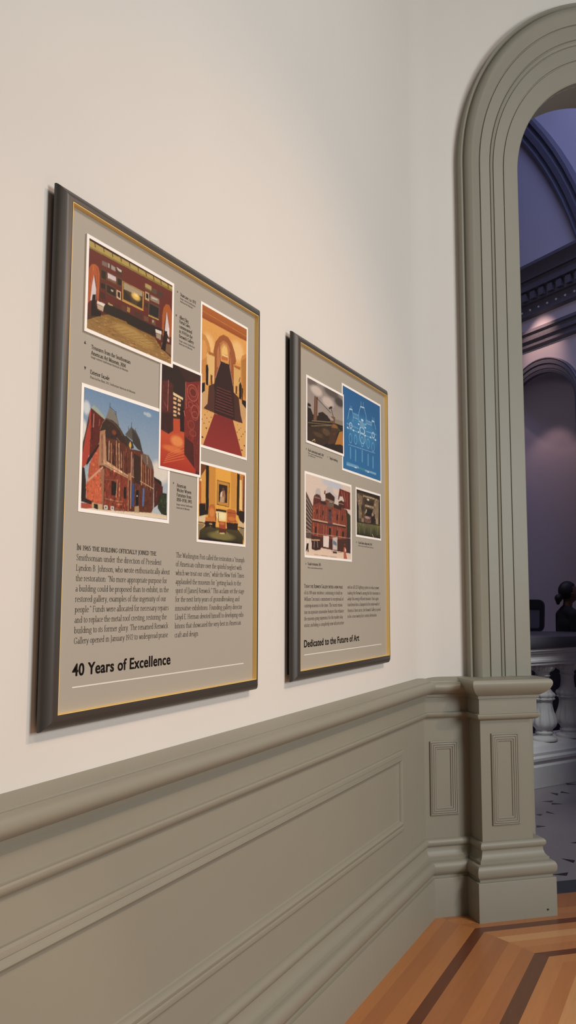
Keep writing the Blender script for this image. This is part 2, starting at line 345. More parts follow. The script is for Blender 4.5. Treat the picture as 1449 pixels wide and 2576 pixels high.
# pictures printed on the panels: (outline on the wall: y0, y1, z0, z1), grain, shapes
PRINT_ART = {
 'A': ((1.3997, 1.7465, 2.103, 2.3355), 0.022, [
  ("g","6b2f26","552219",[-31,659,1028,678,1047,7,-4,-3]),
  ("p","341a14",[-31,659,1028,678,1029,636,-30,624]),
  ("p","b09a58",[6,626,975,632,976,594,8,575]),
  ("p","8a7a3c",[8,587,976,611,976,594,8,575]),
  ("l","4c3018",8.5,[80,627,87,604]),
  ("l","4c3018",8.1,[170,629,177,606]),
  ("l","4c3018",8.1,[260,629,267,605]),
  ("l","4c3018",8.8,[352,631,360,607]),
  ("l","4c3018",8.8,[448,631,455,606]),
  ("l","4c3018",9.1,[546,632,553,607]),
  ("l","4c3018",9.4,[639,631,647,606]),
  ("l","4c3018",9.4,[730,632,738,606]),
  ("l","4c3018",9.8,[822,631,830,605]),
  ("l","4c3018",9.8,[912,631,921,605]),
  ("p","b05a2e",[20,386,34,443,58,475,93,486,124,476,138,440,139,356,130,218,118,245,108,345,89,417,64,330,52,223,17,186]),
  ("l","8a3c20",4.4,[50,449,47,345]),
  ("l","8a3c20",4.4,[109,460,125,341]),
  ("l","d0804a",3.8,[75,474,73,437]),
  ("p","d6cbd0",[81,409,106,319,106,247,52,223,64,330]),
  ("p","a85a28",[849,371,863,433,893,472,936,478,966,437,974,234,943,237,931,338,904,423,879,322,868,215,847,226]),
  ("p","d2c8cc",[904,418,941,295,943,225,885,266]),
  ("p","7a6a60",[158,536,210,540,211,508,159,508]),
  ("p","a09490",[217,543,297,540,298,511,219,511]),
  ("p","4a382c",[237,542,253,542,254,508,238,509]),
  ("p","4a3428",[304,548,369,545,371,497,306,500]),
  ("p","c8bab4",[308,546,365,544,362,526,325,529]),
  ("p","55402a",[145,479,204,481,207,409,148,407]),
  ("p","2c2018",[153,471,198,473,200,416,155,416]),
  ("p","6a4c34",[213,478,313,479,315,420,215,421]),
  ("p","cfc4c8",[219,472,306,473,307,441,221,430]),
  ("p","7d6045",[221,438,307,442,308,426,221,426]),
  ("p","5a4430",[315,482,374,483,376,422,318,421]),
  ("p","2c241e",[324,475,368,475,369,430,326,429]),
  ("p","4a3428",[144,385,202,389,204,341,146,337]),
  ("p","2a1e18",[151,379,195,381,196,349,152,345]),
  ("p","5a442e",[205,395,312,394,315,324,208,326]),
  ("p","2f2218",[213,388,305,386,307,332,215,335]),
  ("p","b8a890",[255,370,283,370,279,357,260,357]),
  ("p","cbb08e",[316,388,363,388,365,327,318,328]),
  ("p","2a1c14",[327,379,355,379,356,340,328,341]),
  ("p","45281f",[145,317,199,319,201,272,147,273]),
  ("p","b98a45",[374,473,623,474,619,330,380,326]),
  ("p","4a3c28",[386,467,610,467,608,343,390,343]),
  ("p","a5967e",[391,466,605,465,604,434,486,422,394,418]),
  ("e","e2ba62",529,409,53,28),
  ("e","f0d890",533,418,26,12),
  ("p","332a1e",[390,416,453,394,488,357,392,344]),
  ("p","33291e",[548,365,607,413,607,344,540,343]),
  ("l","c9a050",7.0,[379,330,618,334]),
  ("p","b09a62",[633,545,709,546,711,504,635,503]),
  ("p","6a5838",[634,515,710,516,711,504,635,503]),
  ("p","5a4a38",[714,539,774,542,775,505,715,503]),
  ("p","4a3a30",[783,540,853,544,854,503,784,500]),
  ("p","b8a080",[635,484,684,486,686,425,637,425]),
  ("p","1f1814",[647,474,674,475,675,438,648,440]),
  ("p","8f8070",[698,480,808,482,809,442,699,439]),
  ("p","c0b8a8",[712,470,785,474,785,463,712,456]),
  ("p","5a4830",[679,421,814,422,808,321,679,318]),
  ("p","242020",[690,411,804,412,799,332,689,330]),
  ("p","c0a050",[679,322,806,327,807,319,679,314]),
  ("p","3a3020",[629,403,674,403,675,367,630,367]),
  ("p","b59c6a",[232,267,279,266,279,253,232,254]),
  ("p","5a3a2c",[382,300,423,300,421,258,380,259]),
  ("p","9a7a4a",[436,304,469,304,466,270,433,270]),
  ("p","4a2e24",[516,300,602,302,603,263,517,262]),
  ("p","6a4a38",[628,299,681,302,683,268,629,266]),
  ("p","6a5040",[717,301,767,302,768,266,719,265]),
  ("p","b8a890",[728,298,749,299,741,280,729,282]),
  ("p","4e2c22",[294,282,358,282,360,250,295,253]),
  ("p","281f1a",[201,254,408,260,665,257,862,262,845,191,757,183,563,182,444,184,427,193,235,184,182,188]),
  ("p","e6dcd4",[122,244,201,246,187,223,117,224]),
  ("p","b8a890",[119,220,187,221,181,188,127,191]),
  ("p","e0d6cc",[766,240,845,246,844,221,773,216]),
  ("p","a09078",[775,211,839,218,836,177,781,178]),
  ("g","86652f","9a774a",[-9,107,122,143,235,184,427,193,444,183,563,179,757,177,843,116,977,77,978,19,-5,17]),
  ("t",500,28.0,5.0,[-9,107,122,143,235,184,427,193,563,179,757,177,843,116,977,77,978,19,-5,17]),
  ("e","ab8a50",463,125,196,44),
  ("e","ab8a50",635,103,136,38),
  ("l","7c5c2c",2.4,[28,93,122,140]),
  ("l","7c5c2c",2.4,[87,94,186,141]),
  ("l","7c5c2c",2.6,[146,95,252,141]),
  ("l","7c5c2c",2.6,[207,95,319,142]),
  ("l","7c5c2c",2.5,[270,96,388,142]),
  ("l","7c5c2c",2.6,[333,97,458,142]),
  ("l","7c5c2c",2.7,[398,98,530,143]),
  ("l","7c5c2c",2.7,[464,99,603,143]),
  ("l","7c5c2c",2.8,[531,100,678,144]),
  ("l","7c5c2c",2.8,[600,101,754,144]),
  ("l","7c5c2c",2.8,[670,101,832,144]),
  ("l","7c5c2c",3.0,[742,103,912,145]),
  ("l","84642f",2.4,[21,86,899,108]),
  ("l","84642f",2.6,[21,74,900,91]),
  ("l","84642f",2.4,[22,61,900,74]),
  ("l","84642f",2.5,[22,48,901,57]),
  ("l","84642f",2.4,[23,36,901,40]),
  ("p","4a3220",[-10,127,122,148,167,157,22,81]),
  ("p","7a5c40",[841,161,984,178,986,91,852,118]),
  ("p","1f1612",[72,271,103,282,106,215,122,184,164,177,159,147,63,122,61,175]),
  ("p","241812",[875,263,925,266,908,180,897,102,841,110,860,166]),
  ("p","e0d8d8",[917,305,941,295,941,225,914,251]),
  ("p","d0c0b0",[920,213,944,211,944,190,918,191]),
 ]),
 'B': ((1.4, 1.746, 1.6865, 1.982), 0.022, [
  ("g","6487ae","b4bfc4",[-20,845,1009,889,1034,7,1,23]),
  ("e","c8d2d8",53,695,39,50),
  ("e","a9bccc",719,780,38,18),
  ("e","a9bccc",678,782,19,12),
  ("e","d6d8d8",26,542,39,72),
  ("e","d8d4cc",875,375,128,90),
  ("p","5a2018",[96,704,234,652,251,565,184,477,126,394,94,352,78,571]),
  ("p","a84030",[78,658,95,699,101,575,95,398,62,315,17,281,24,432,53,534]),
  ("p","4a3026",[78,658,83,608,53,511,29,392,18,404,29,465,52,547]),
  ("p","9aa898",[96,704,123,728,161,713,226,674,248,659,230,653]),
  ("l","c08878",6.9,[127,668,124,579]),
  ("l","a8584a",5.2,[185,642,183,599]),
  ("l","30150f",5.8,[109,651,115,494]),
  ("p","5d5a54",[284,746,355,714,372,679,391,629,426,596,442,575,382,579,336,633,248,659]),
  ("p","7a7870",[284,746,332,724,363,687,383,642,320,659,248,664]),
  ("p","38271e",[248,664,324,660,403,621,442,584,488,558,521,514,514,484,430,480,340,504,248,479,191,479,188,572,213,634]),
  ("t",160,11.2,9.9,[248,664,324,660,403,621,442,584,488,558,521,514,514,484,430,480,340,504,248,479,191,479,188,572,213,634]),
  ("l","8a6a50",4.8,[191,573,217,629,248,659]),
  ("l","6a5040",4.6,[248,659,320,649,395,610,434,573]),
  ("l","b08a68",5.8,[195,559,244,578]),
  ("e","7a3c2c",338,580,25,18),
  ("l","a07a5c",4.2,[368,547,414,516,514,488]),
  ("l","222",5.0,[286,744,288,775]),
  ("l","222",4.2,[288,749,354,724]),
  ("l","222",4.4,[353,709,354,729]),
  ("p","55524c",[523,653,579,634,624,582,659,497,599,512,542,558,457,587]),
  ("p","3a3632",[532,645,588,610,629,567,663,492,599,507,543,543]),
  ("l","222",5.0,[527,649,525,684]),
  ("l","333",3.9,[493,628,492,653]),
  ("l","333",3.9,[571,627,574,653]),
  ("p","3a3028",[434,573,472,580,542,548,560,506,506,487]),
  ("p","5c3020",[191,479,246,526,339,532,444,521,521,495,663,497,672,479,746,460,790,405,799,365,799,100,776,57,506,42,258,29,237,27,184,323]),
  ("p","b0573a",[192,465,197,321,194,236,132,247,82,213,95,324,133,395]),
  ("p","c06040",[85,222,184,305,218,319,236,45,195,28,79,40,67,184]),
  ("p","2a1a14",[64,325,80,363,188,478,188,460,94,338,68,311]),
  ("p","c49a80",[82,217,229,330,233,316,86,204]),
  ("p","9a6a50",[202,302,247,313,244,32,233,31]),
  ("p","7d3826",[254,319,392,310,498,285,506,47,251,33]),
  ("p","a87a5c",[192,563,244,578,266,377,260,339,183,328,188,478]),
  ("l","5a3020",6.0,[213,544,221,352]),
  ("l","c09a7c",7.2,[238,539,249,361]),
  ("l","b08a6c",8.8,[289,510,290,381]),
  ("l","36201a",11.2,[268,497,272,369]),
  ("l","b08a6c",7.2,[365,527,375,346]),
  ("l","c4a080",8.0,[392,512,402,335]),
  ("l","b08a6c",7.5,[420,459,426,348]),
  ("l","2a1812",13.2,[341,485,342,360]),
  ("l","52201a",15.6,[473,457,478,312]),
  ("p","c09a78",[237,378,273,369,391,334,497,304,505,281,384,304,253,333,235,340]),
  ("l","6a3a28",4.6,[253,342,392,313,498,290]),
  ("p","20120e",[321,243,379,236,376,145,325,144]),
  ("l","b08868",6.9,[383,255,376,135]),
  ("l","9a6a50",8.8,[409,235,406,114]),
  ("p","20120e",[455,216,485,215,484,132,458,134]),
  ("l","9a6a50",5.8,[255,113,384,108,444,109]),
  ("l","9a6a50",4.8,[385,88,444,90]),
  ("t",420,9.8,20.7,[245,374,391,334,497,304,506,52,251,33]),
  ("t",300,7.0,22.5,[247,488,444,521,521,490,497,304,391,334,259,376]),
  ("t",420,9.0,22.0,[499,481,663,497,746,460,790,405,799,100,514,48]),
  ("t",240,8.4,13.5,[73,184,219,314,240,37,86,40]),
  ("t",160,7.0,11.7,[61,324,185,459,190,320,86,218]),
  ("t",120,6.3,11.7,[96,704,234,652,251,565,126,394,94,352,78,571]),
  ("l","c09a7c",5.4,[255,471,262,377]),
  ("l","c09a7c",5.0,[311,499,317,357]),
  ("l","8a5a44",5.0,[446,463,451,308]),
  ("l","b8906c",5.2,[585,460,591,277]),
  ("l","b8906c",5.2,[698,417,704,251]),
  ("l","a87c5c",5.6,[760,401,762,228]),
  ("l","c8a484",5.9,[543,301,795,242]),
  ("l","8a5a44",4.6,[257,244,379,250]),
  ("l","c8a888",7.5,[516,543,521,495]),
  ("e","d6b060",516,521,14,20),
  ("l","b8947a",8.8,[534,472,536,74]),
  ("l","b8947a",6.2,[551,430,555,307]),
  ("l","c09070",6.0,[501,314,510,53]),
  ("p","b07a58",[512,316,527,328,540,281,514,267]),
  ("p","36221c",[561,471,633,452,639,253,568,264]),
  ("l","c09a78",7.8,[649,450,655,255]),
  ("l","a8552a",7.8,[675,398,675,258]),
  ("l","b08060",5.4,[732,381,736,265]),
  ("p","2f4a80",[549,257,572,250,570,88,543,90]),
  ("p","5070a8",[672,232,690,229,685,99,668,102]),
  ("p","15100e",[593,208,625,212,621,97,593,100]),
  ("e","e8e8e0",607,168,7,4),
  ("p","4a1f18",[801,314,913,271,912,162,808,101]),
  ("p","20140f",[800,334,834,323,868,317,894,305,900,275,801,314]),
  ("l","7a4a38",5.4,[837,226,834,185]),
  ("p","6a564a",[632,472,672,484,729,482,772,438,794,390,749,384,682,414]),
  ("l","c0a890",6.5,[648,465,650,415]),
  ("l","b0a090",5.4,[712,485,719,415]),
  ("t",160,11.2,7.0,[801,314,913,271,912,162,808,101]),
  ("p","232a18",[855,177,914,225,962,225,967,59,902,63,853,105]),
  ("e","2f381f",916,163,42,50),
  ("t",200,14.4,8.0,[855,177,914,225,962,225,967,59,902,63,853,105]),
  ("p","a84c38",[26,61,79,62,153,38,154,26,27,25]),
  ("p","2a1c18",[16,295,49,295,66,211,71,93,132,81,126,58,25,70]),
  ("g","d8c4a0","e6d8c4",[153,38,258,34,506,47,775,62,967,59,968,33,27,19]),
  ("p","d8d4cc",[253,66,288,67,289,39,254,39]),
  ("p","d8d4cc",[322,68,354,67,355,40,323,40]),
  ("p","444",[264,60,278,59,278,45,264,46]),
  ("p","444",[332,62,344,61,344,47,332,48]),
  ("p","a89070",[582,89,629,98,634,49,579,47]),
  ("p","c0a880",[132,72,235,69,233,31,133,40]),
  ("p","201814",[149,67,190,66,192,30,150,37]),
  ("l","8c8478",3.8,[371,59,372,35]),
  ("l","8c8478",3.8,[401,57,402,33]),
  ("l","8c8478",3.6,[431,57,432,33]),
  ("l","8c8478",3.8,[460,58,461,34]),
 ]),
 'C': ((1.6935, 1.89, 1.826, 2.1225), 0.022, [
  ("g","2c201c","3a2420",[-41,975,694,1045,702,-36,-18,8]),
  ("p","4e2622",[25,785,115,807,197,789,209,368,137,322,30,349]),
  ("p","5a2a26",[33,769,104,795,112,515,40,523]),
  ("l","b0685a",8.8,[124,809,119,535]),
  ("l","a05a4c",5.0,[56,605,104,560]),
  ("p","3a1e1c",[26,498,205,530,209,368,137,322,30,349]),
  ("p","e8d0a0",[199,717,355,698,352,678,200,692]),
  ("p","dcb48c",[204,676,252,674,249,653,201,655]),
  ("p","dcb48c",[272,673,320,671,316,650,268,651]),
  ("p","dcb48c",[205,637,253,634,250,613,202,615]),
  ("p","dcb48c",[273,633,321,631,317,610,269,611]),
  ("p","dcb48c",[207,595,254,592,251,572,203,573]),
  ("p","dcb48c",[274,591,322,589,319,567,270,569]),
  ("p","dcb48c",[208,558,255,555,252,534,204,536]),
  ("p","dcb48c",[275,554,323,551,320,530,272,532]),
  ("p","dcb48c",[209,523,256,520,253,499,205,502]),
  ("p","3a2c12",[205,502,312,509,313,490,206,479]),
  ("p","b84c2e",[206,479,309,492,316,382,380,385,384,253,20,193,19,347,137,325,209,368]),
  ("p","281816",[306,592,374,606,380,394,316,382]),
  ("g","c4542e","a83224",[17,319,137,320,210,345,380,375,385,182,580,59,572,24,11,25]),
  ("e","de8a50",271,281,104,54),
  ("e","d2703c",202,200,160,32),
  ("l","d87c48",5.0,[384,253,127,138]),
  ("l","d87c48",5.2,[384,225,113,117]),
  ("l","d87c48",5.2,[385,197,98,97]),
  ("l","d87c48",5.2,[386,169,84,77]),
  ("l","d87c48",5.0,[387,140,69,56]),
  ("p","7a2c24",[388,863,433,864,640,923,649,35,580,59,385,182,375,583]),
  ("p","4a201c",[397,350,531,301,554,75,385,182]),
  ("p","6a2a24",[525,565,635,587,640,33,580,59,550,232]),
  ("t",380,9.6,13.0,[388,863,640,923,649,35,580,59,385,182,375,583]),
  ("t",120,9.8,18.0,[25,785,115,807,197,789,209,368,137,322,30,349]),
  ("e","8a382e",515,781,76,60),
  ("e","6a2620",515,781,60,48),
  ("r","b06050",7.5,507,779,88,76),
  ("r","a05648",6.8,515,786,55,40),
  ("r","a85c4c",8.1,549,609,64,60),
  ("r","a05044",6.5,550,570,51,40),
  ("r","94483c",6.5,493,472,51,40),
  ("r","a05044",5.9,480,662,38,27),
  ("r","94483c",5.9,520,400,51,27),
  ("l","b06858",8.8,[392,854,407,613]),
  ("l","944438",6.5,[434,835,421,688,473,627]),
  ("l","a85a4c",8.4,[602,875,626,610]),
  ("l","c88070",6.2,[371,582,388,538]),
  ("l","b06050",6.8,[572,696,616,657]),
  ("p","3c2420",[187,1012,638,1011,640,923,433,874,392,873]),
 ]),
 'D': ((1.882, 2.147, 1.9135, 2.3335), 0.022, [
  ("g","e0a45a","cf9448",[-2,1004,641,997,627,-2,6,-5]),
  ("e","ecc080",95,722,88,81),
  ("e","ecc080",481,781,95,80),
  ("g","b26a34","9c5426",[-2,1000,641,997,623,890,0,887]),
  ("l","c47c40",5.2,[16,936,613,928]),
  ("l","8e4a20",3.9,[16,899,613,898]),
  ("p","c88a48",[11,782,60,778,107,735,129,685,88,628,92,471,19,454]),
  ("p","d89c58",[12,736,53,738,83,700,80,630,16,590]),
  ("p","c88a48",[530,725,548,764,605,792,625,770,621,398,534,429]),
  ("p","b07a38",[539,722,606,765,610,445,562,484]),
  ("p","9c5a32",[167,475,162,694,186,767,237,819,289,848,352,848,407,815,445,761,466,703,446,659,436,466,184,470]),
  ("p","b8784a",[207,593,209,712,242,773,290,806,344,802,380,768,395,689,397,612]),
  ("p","d09a58",[254,652,251,747,290,789,335,785,358,747,364,681,355,650]),
  ("p","e8c078",[270,704,269,738,299,775,335,765,350,716]),
  ("p","f0dca8",[274,703,350,706,350,699,275,695]),
  ("p","c0703c",[266,689,350,695,350,673,266,663]),
  ("l","7a4020",6.5,[238,762,254,647]),
  ("l","7a4020",7.0,[381,744,374,645]),
  ("l","8c4c2a",9.1,[180,680,192,481]),
  ("l","8c4c2a",8.7,[441,701,430,528]),
  ("p","e0b878",[80,653,104,674,180,671,180,652,176,459,132,518,105,437,81,607]),
  ("p","a86832",[100,677,180,678,180,659,100,656]),
  ("p","d8ac68",[432,670,530,675,532,576,510,473,436,461]),
  ("p","a86832",[437,668,530,673,521,650,437,651]),
  ("p","221612",[69,572,94,583,103,552,101,436,72,439]),
  ("p","221612",[509,536,527,565,547,540,544,436,511,434]),
  ("p","2a1c16",[547,525,566,525,563,435,549,432]),
  ("l","221612",7.2,[522,594,509,561]),
  ("p","1c1412",[19,435,60,450,61,377,21,363]),
  ("p","1c1412",[551,437,611,440,612,361,552,374]),
  ("p","6a3a20",[128,522,154,519,152,453,134,453]),
  ("p","6a3a20",[460,520,486,521,482,461,461,462]),
  ("p","c8a070",[17,362,101,418,88,277,15,262]),
  ("p","c8a070",[515,425,621,378,627,-2,444,264]),
  ("p","d8a868",[16,258,180,264,45,10,6,4]),
  ("p","d8a868",[430,261,565,273,622,348,627,-2,565,23]),
  ("p","33201c",[254,647,378,653,421,525,436,466,506,442,536,321,565,263,426,260,180,264,48,269,96,311,109,438,176,468]),
  ("p","50302a",[96,311,114,435,172,462,186,400,180,268,64,274]),
  ("p","4a2a22",[440,462,501,441,536,316,561,265,453,266]),
  ("l","6a3430",6.5,[214,453,395,456]),
  ("l","6a3430",6.5,[211,433,400,436]),
  ("l","6a3430",6.8,[208,413,405,415]),
  ("l","6a3430",6.5,[205,392,410,395]),
  ("l","6a3430",6.5,[202,372,415,374]),
  ("l","6a3430",6.8,[199,352,420,353]),
  ("l","6a3430",6.5,[196,331,425,333]),
  ("l","6a3430",6.2,[194,311,430,312]),
  ("l","6a3430",6.5,[190,291,435,291]),
  ("l","241412",5.2,[215,444,395,447]),
  ("l","241412",5.6,[211,424,400,426]),
  ("l","241412",5.2,[209,403,405,406]),
  ("l","241412",5.4,[205,383,410,385]),
  ("l","241412",5.4,[203,363,415,364]),
  ("l","241412",5.2,[200,342,420,344]),
  ("l","241412",5.2,[197,322,425,323]),
  ("l","241412",5.2,[194,302,430,302]),
  ("l","c09080",4.5,[254,638,192,514]),
  ("l","c09080",4.7,[374,645,426,512]),
  ("g","7c2a28","8e302c",[184,262,426,263,565,18,45,15]),
  ("e","221612",65,227,6,4),
  ("e","221612",90,209,6,4),
  ("e","221612",119,189,7,4),
  ("e","221612",56,168,7,4),
  ("e","221612",85,140,10,6),
  ("e","221612",39,70,13,7),
  ("e","221612",32,191,6,4),
  ("e","221612",143,225,7,4),
  ("e","221612",93,253,5,3),
  ("e","221612",487,185,7,4),
  ("e","221612",515,207,7,4),
  ("e","221612",571,185,9,4),
  ("e","221612",548,164,9,4),
  ("e","221612",516,134,9,4),
  ("e","221612",592,103,11,6),
  ("e","221612",557,65,12,6),
  ("e","221612",491,239,5,3),
  ("e","221612",538,223,6,3),
  ("e","221612",600,208,8,4),
 ]),
 'E': ((1.876, 2.1425, 1.6465, 1.8737), 0.022, [
  ("g","d8963c","e6b054",[-23,845,1010,858,997,-7,-13,-7]),
  ("p","6a3a1c",[42,831,163,830,168,590,162,356,53,346]),
  ("p","d49a4a",[67,694,158,786,161,418,74,409]),
  ("p","b05c34",[36,635,74,634,79,409,41,405]),
  ("e","f4e8c0",65,654,15,16),
  ("p","c88c3e",[219,826,344,824,354,375,229,387]),
  ("p","e2a848",[356,820,660,830,668,405,365,388]),
  ("p","cc9240",[667,831,779,827,786,416,674,405]),
  ("p","20140f",[163,827,219,826,224,362,208,299,164,296,168,480]),
  ("p","2a1a12",[798,820,855,817,849,409,838,342,793,352]),
  ("p","c08040",[855,797,945,823,971,414,856,403]),
  ("p","e8cc88",[856,751,901,757,913,408,855,423]),
  ("p","6a3a20",[939,809,971,813,977,408,926,409]),
  ("p","5a3412",[382,694,645,692,632,420,382,424]),
  ("p","c08a3c",[389,686,633,684,623,427,390,432]),
  ("p","2c1c16",[420,655,594,654,588,461,416,459]),
  ("p","d8c4b0",[455,561,490,587,514,555,503,522,444,516]),
  ("e","5c3c2c",507,605,26,20),
  ("p","9a6a48",[490,584,537,596,556,534,540,456,481,456]),
  ("p","b89878",[450,516,527,525,522,460,439,459]),
  ("p","1c1412",[41,402,161,405,164,296,45,261]),
  ("p","241812",[836,401,977,408,979,302,916,231,838,329]),
  ("p","1f1418",[365,379,577,383,578,355,366,354]),
  ("p","e8d8a0",[366,351,578,352,568,262,426,256,367,301]),
  ("e","f0e4b4",495,313,72,39),
  ("p","d8c4a0",[32,266,164,296,155,215,33,212]),
  ("p","d0b890",[838,303,954,260,955,208,839,219]),
  ("l","2a1a14",11.9,[35,209,155,206]),
  ("l","2a1a14",13.7,[839,215,961,211]),
  ("p","8a7c60",[25,193,155,197,69,124,40,26]),
  ("p","8a7c60",[840,199,961,208,964,38,931,114]),
  ("g","4a4226","2c2416",[59,123,156,179,840,186,943,115,938,29,40,26]),
  ("e","9a9256",487,123,132,32),
  ("e","787040",488,92,276,46),
  ("e","c8c080",487,129,72,15),
  ("p","1f160e",[61,45,236,57,513,49,938,42,938,23,40,20]),
  ("p","b8682e",[209,269,218,380,262,418,330,419,360,375,362,282,357,244,165,229]),
  ("e","d08840",286,331,57,54),
  ("p","c87838",[165,271,356,281,346,231,160,222]),
  ("p","241410",[155,228,363,239,364,164,324,167,267,182,189,170,156,149]),
  ("e","c8a868",266,207,34,8),
  ("l","5a2e18",12.2,[367,326,363,226]),
  ("l","5a2e18",12.6,[413,337,421,243]),
  ("p","b05c2c",[583,384,638,402,761,400,786,377,775,298,820,263,592,251,597,334]),
  ("e","c87838",689,297,84,26),
  ("l","7c3c1c",7.4,[602,360,774,363]),
  ("p","2c1814",[580,250,826,257,821,178,594,174]),
  ("p","9c4a28",[426,250,568,249,564,147,434,150]),
  ("e","c87040",491,230,60,17),
  ("p","5c2818",[434,176,564,173,583,117,535,132,441,126,418,112]),
 ]),
 'F': ((2.5585, 2.894, 2.04, 2.286), 0.022, [
  ("g","8c8480","b0a49c",[-27,728,1024,734,1016,1,-26,-18]),
  ("e","5c5450",649,681,221,60),
  ("e","4a4444",870,616,153,60),
  ("e","6a625e",145,674,132,50),
  ("e","c8bcb4",255,611,158,57),
  ("e","c4b8b0",553,548,168,60),
  ("p","2a221e",[16,386,112,387,166,331,995,413,990,18,-5,-5]),
  ("p","6a4a3a",[200,541,289,545,277,353,254,271,177,275]),
  ("l","8a6450",12.6,[233,538,221,293]),
  ("p","2c241c",[299,377,413,410,552,388,599,337,299,269]),
  ("l","7a6a50",7.7,[37,219,647,306]),
  ("l","8a7656",9.3,[145,259,695,345]),
  ("l","7a6a50",9.4,[123,198,646,301]),
  ("l","241c18",8.0,[255,533,624,442]),
  ("l","30241e",13.6,[624,513,732,362]),
  ("l","30241e",24.2,[588,486,660,511]),
  ("e","1c1614",69,416,56,19),
  ("p","6a5240",[647,407,745,416,744,345,599,327]),
  ("p","8c8070",[744,396,982,411,982,359,744,345]),
  ("e","a89c90",647,376,60,18),
  ("p","3a2c20",[37,172,646,286,694,133,365,18,16,17]),
  ("e","5c4632",504,200,118,40),
  ("e","55402c",298,133,135,28),
  ("e","8a6238",743,294,100,42),
  ("p","4a3424",[646,276,842,302,742,111,550,69]),
  ("t",420,21.0,9.5,[16,300,995,413,990,18,-5,-5]),
  ("p","b07838",[867,265,955,292,986,121,890,125,742,101]),
  ("e","3c4424",867,286,62,15),
  ("l","c8b080",7.9,[144,39,210,69,214,41]),
  ("l","1c1612",21.7,[37,400,27,0]),
 ]),
 'G': ((2.88, 3.302, 1.985, 2.332), 0.022, [
  ("g","2a6298","2e70a8",[-8,825,1040,840,1018,-4,-17,-9]),
  ("e","3a80b4",502,445,391,162),
  ("l","8cb8d8",7.4,[133,504,176,605,240,614,272,557,260,503]),
  ("l","8cb8d8",7.6,[403,539,404,609,450,688,541,698,597,621,591,558]),
  ("l","8cb8d8",8.2,[737,550,750,598,810,605,858,536]),
  ("l","8cb8d8",6.2,[261,585,397,590]),
  ("l","8cb8d8",6.0,[265,547,396,551]),
  ("l","8cb8d8",6.4,[596,581,738,586]),
  ("l","8cb8d8",6.5,[595,550,737,555]),
  ("l","8cb8d8",9.3,[402,535,595,537]),
  ("l","8cb8d8",5.9,[111,458,390,459]),
  ("l","8cb8d8",6.4,[594,470,869,484]),
  ("l","8cb8d8",6.0,[197,618,198,644]),
  ("l","8cb8d8",6.1,[229,621,230,646]),
  ("l","8cb8d8",6.2,[466,700,466,740]),
  ("l","8cb8d8",6.3,[525,708,526,744]),
  ("l","8cb8d8",6.8,[762,614,763,645]),
  ("l","8cb8d8",6.7,[806,617,806,645]),
  ("l","8cb8d8",4.4,[121,418,867,429]),
  ("l","8cb8d8",4.5,[150,264,827,287]),
  ("l","b8d8ec",10.3,[180,610,244,614]),
  ("l","b8d8ec",10.8,[450,688,548,695]),
  ("l","b8d8ec",11.7,[750,607,815,608]),
  ("l","a8cce4",9.4,[414,535,595,536]),
  ("p","4c88b8",[283,585,392,588,392,555,282,555]),
  ("p","5890bc",[608,579,733,583,732,556,607,552]),
  ("r","c8e0f0",7.5,206,455,30,26),
  ("r","c0dcec",8.4,783,464,34,27),
  ("r","c0dcec",7.9,491,456,63,32),
  ("r","a8cce4",6.3,494,382,69,51),
  ("e","d0e4f0",493,561,32,12),
  ("p","6aa0c8",[436,537,572,541,560,491,435,485]),
  ("r","7cb0d4",5.9,198,331,32,44),
  ("r","7cb0d4",6.1,322,340,33,44),
  ("r","7cb0d4",6.3,489,347,34,47),
  ("r","7cb0d4",6.5,643,355,35,47),
  ("r","7cb0d4",6.6,775,341,37,44),
  ("l","5c98c4",27.0,[196,238,195,146]),
  ("l","5c98c4",27.0,[321,233,319,139]),
  ("l","5c98c4",28.3,[487,251,485,155]),
  ("l","5c98c4",29.2,[641,240,639,143]),
  ("l","5c98c4",30.2,[773,234,771,135]),
  ("e","d8e8f4",132,420,19,8),
  ("e","d8e8f4",269,420,20,8),
  ("e","d8e8f4",402,505,20,8),
  ("e","d8e8f4",572,501,21,8),
  ("e","d8e8f4",710,429,22,8),
  ("e","d8e8f4",843,425,22,8),
  ("e","d8e8f4",570,422,21,8),
  ("e","d8e8f4",401,427,20,8),
  ("l","7cacd0",17.4,[106,70,395,78]),
  ("l","5a98c4",13.0,[107,87,384,89]),
  ("l","7cacd0",18.9,[563,75,847,78]),
  ("l","e0ecf4",9.2,[296,68,340,69]),
  ("l","e0ecf4",9.6,[621,68,656,69]),
  ("l","3f8a9c",18.9,[417,77,541,77]),
 ]),
 'H': ((2.55, 2.971, 1.6325, 1.937), 0.022, [
  ("g","d8c8bc","dccabe",[-7,725,1014,725,1004,-5,-6,-4]),
  ("e","c0c4cc",503,679,182,38),
  ("e","bcc4d0",658,671,143,33),
  ("p","5e4c44",[24,555,169,430,157,308,128,161,24,164]),
  ("l","a89488",6.6,[32,496,157,409]),
  ("l","a89488",6.6,[32,459,150,382]),
  ("l","a89488",6.6,[32,422,143,355]),
  ("l","a89488",6.6,[32,385,137,329]),
  ("l","a89488",6.6,[32,348,130,302]),
  ("l","a89488",6.6,[32,310,123,276]),
  ("l","a89488",6.6,[32,273,116,249]),
  ("l","a89488",6.4,[32,236,109,223]),
  ("l","2c201c",6.6,[32,476,154,393]),
  ("l","2c201c",6.6,[32,439,147,367]),
  ("l","2c201c",6.6,[32,402,140,340]),
  ("l","2c201c",6.6,[32,365,133,313]),
  ("l","2c201c",6.6,[32,328,126,287]),
  ("l","2c201c",6.6,[32,291,119,260]),
  ("l","2c201c",6.6,[32,254,112,234]),
  ("l","2c201c",6.6,[32,217,105,207]),
  ("p","6e2c24",[717,656,964,646,962,485,844,484,683,555]),
  ("l","c0806a",6.7,[764,635,790,577]),
  ("l","c0806a",6.7,[818,630,851,551]),
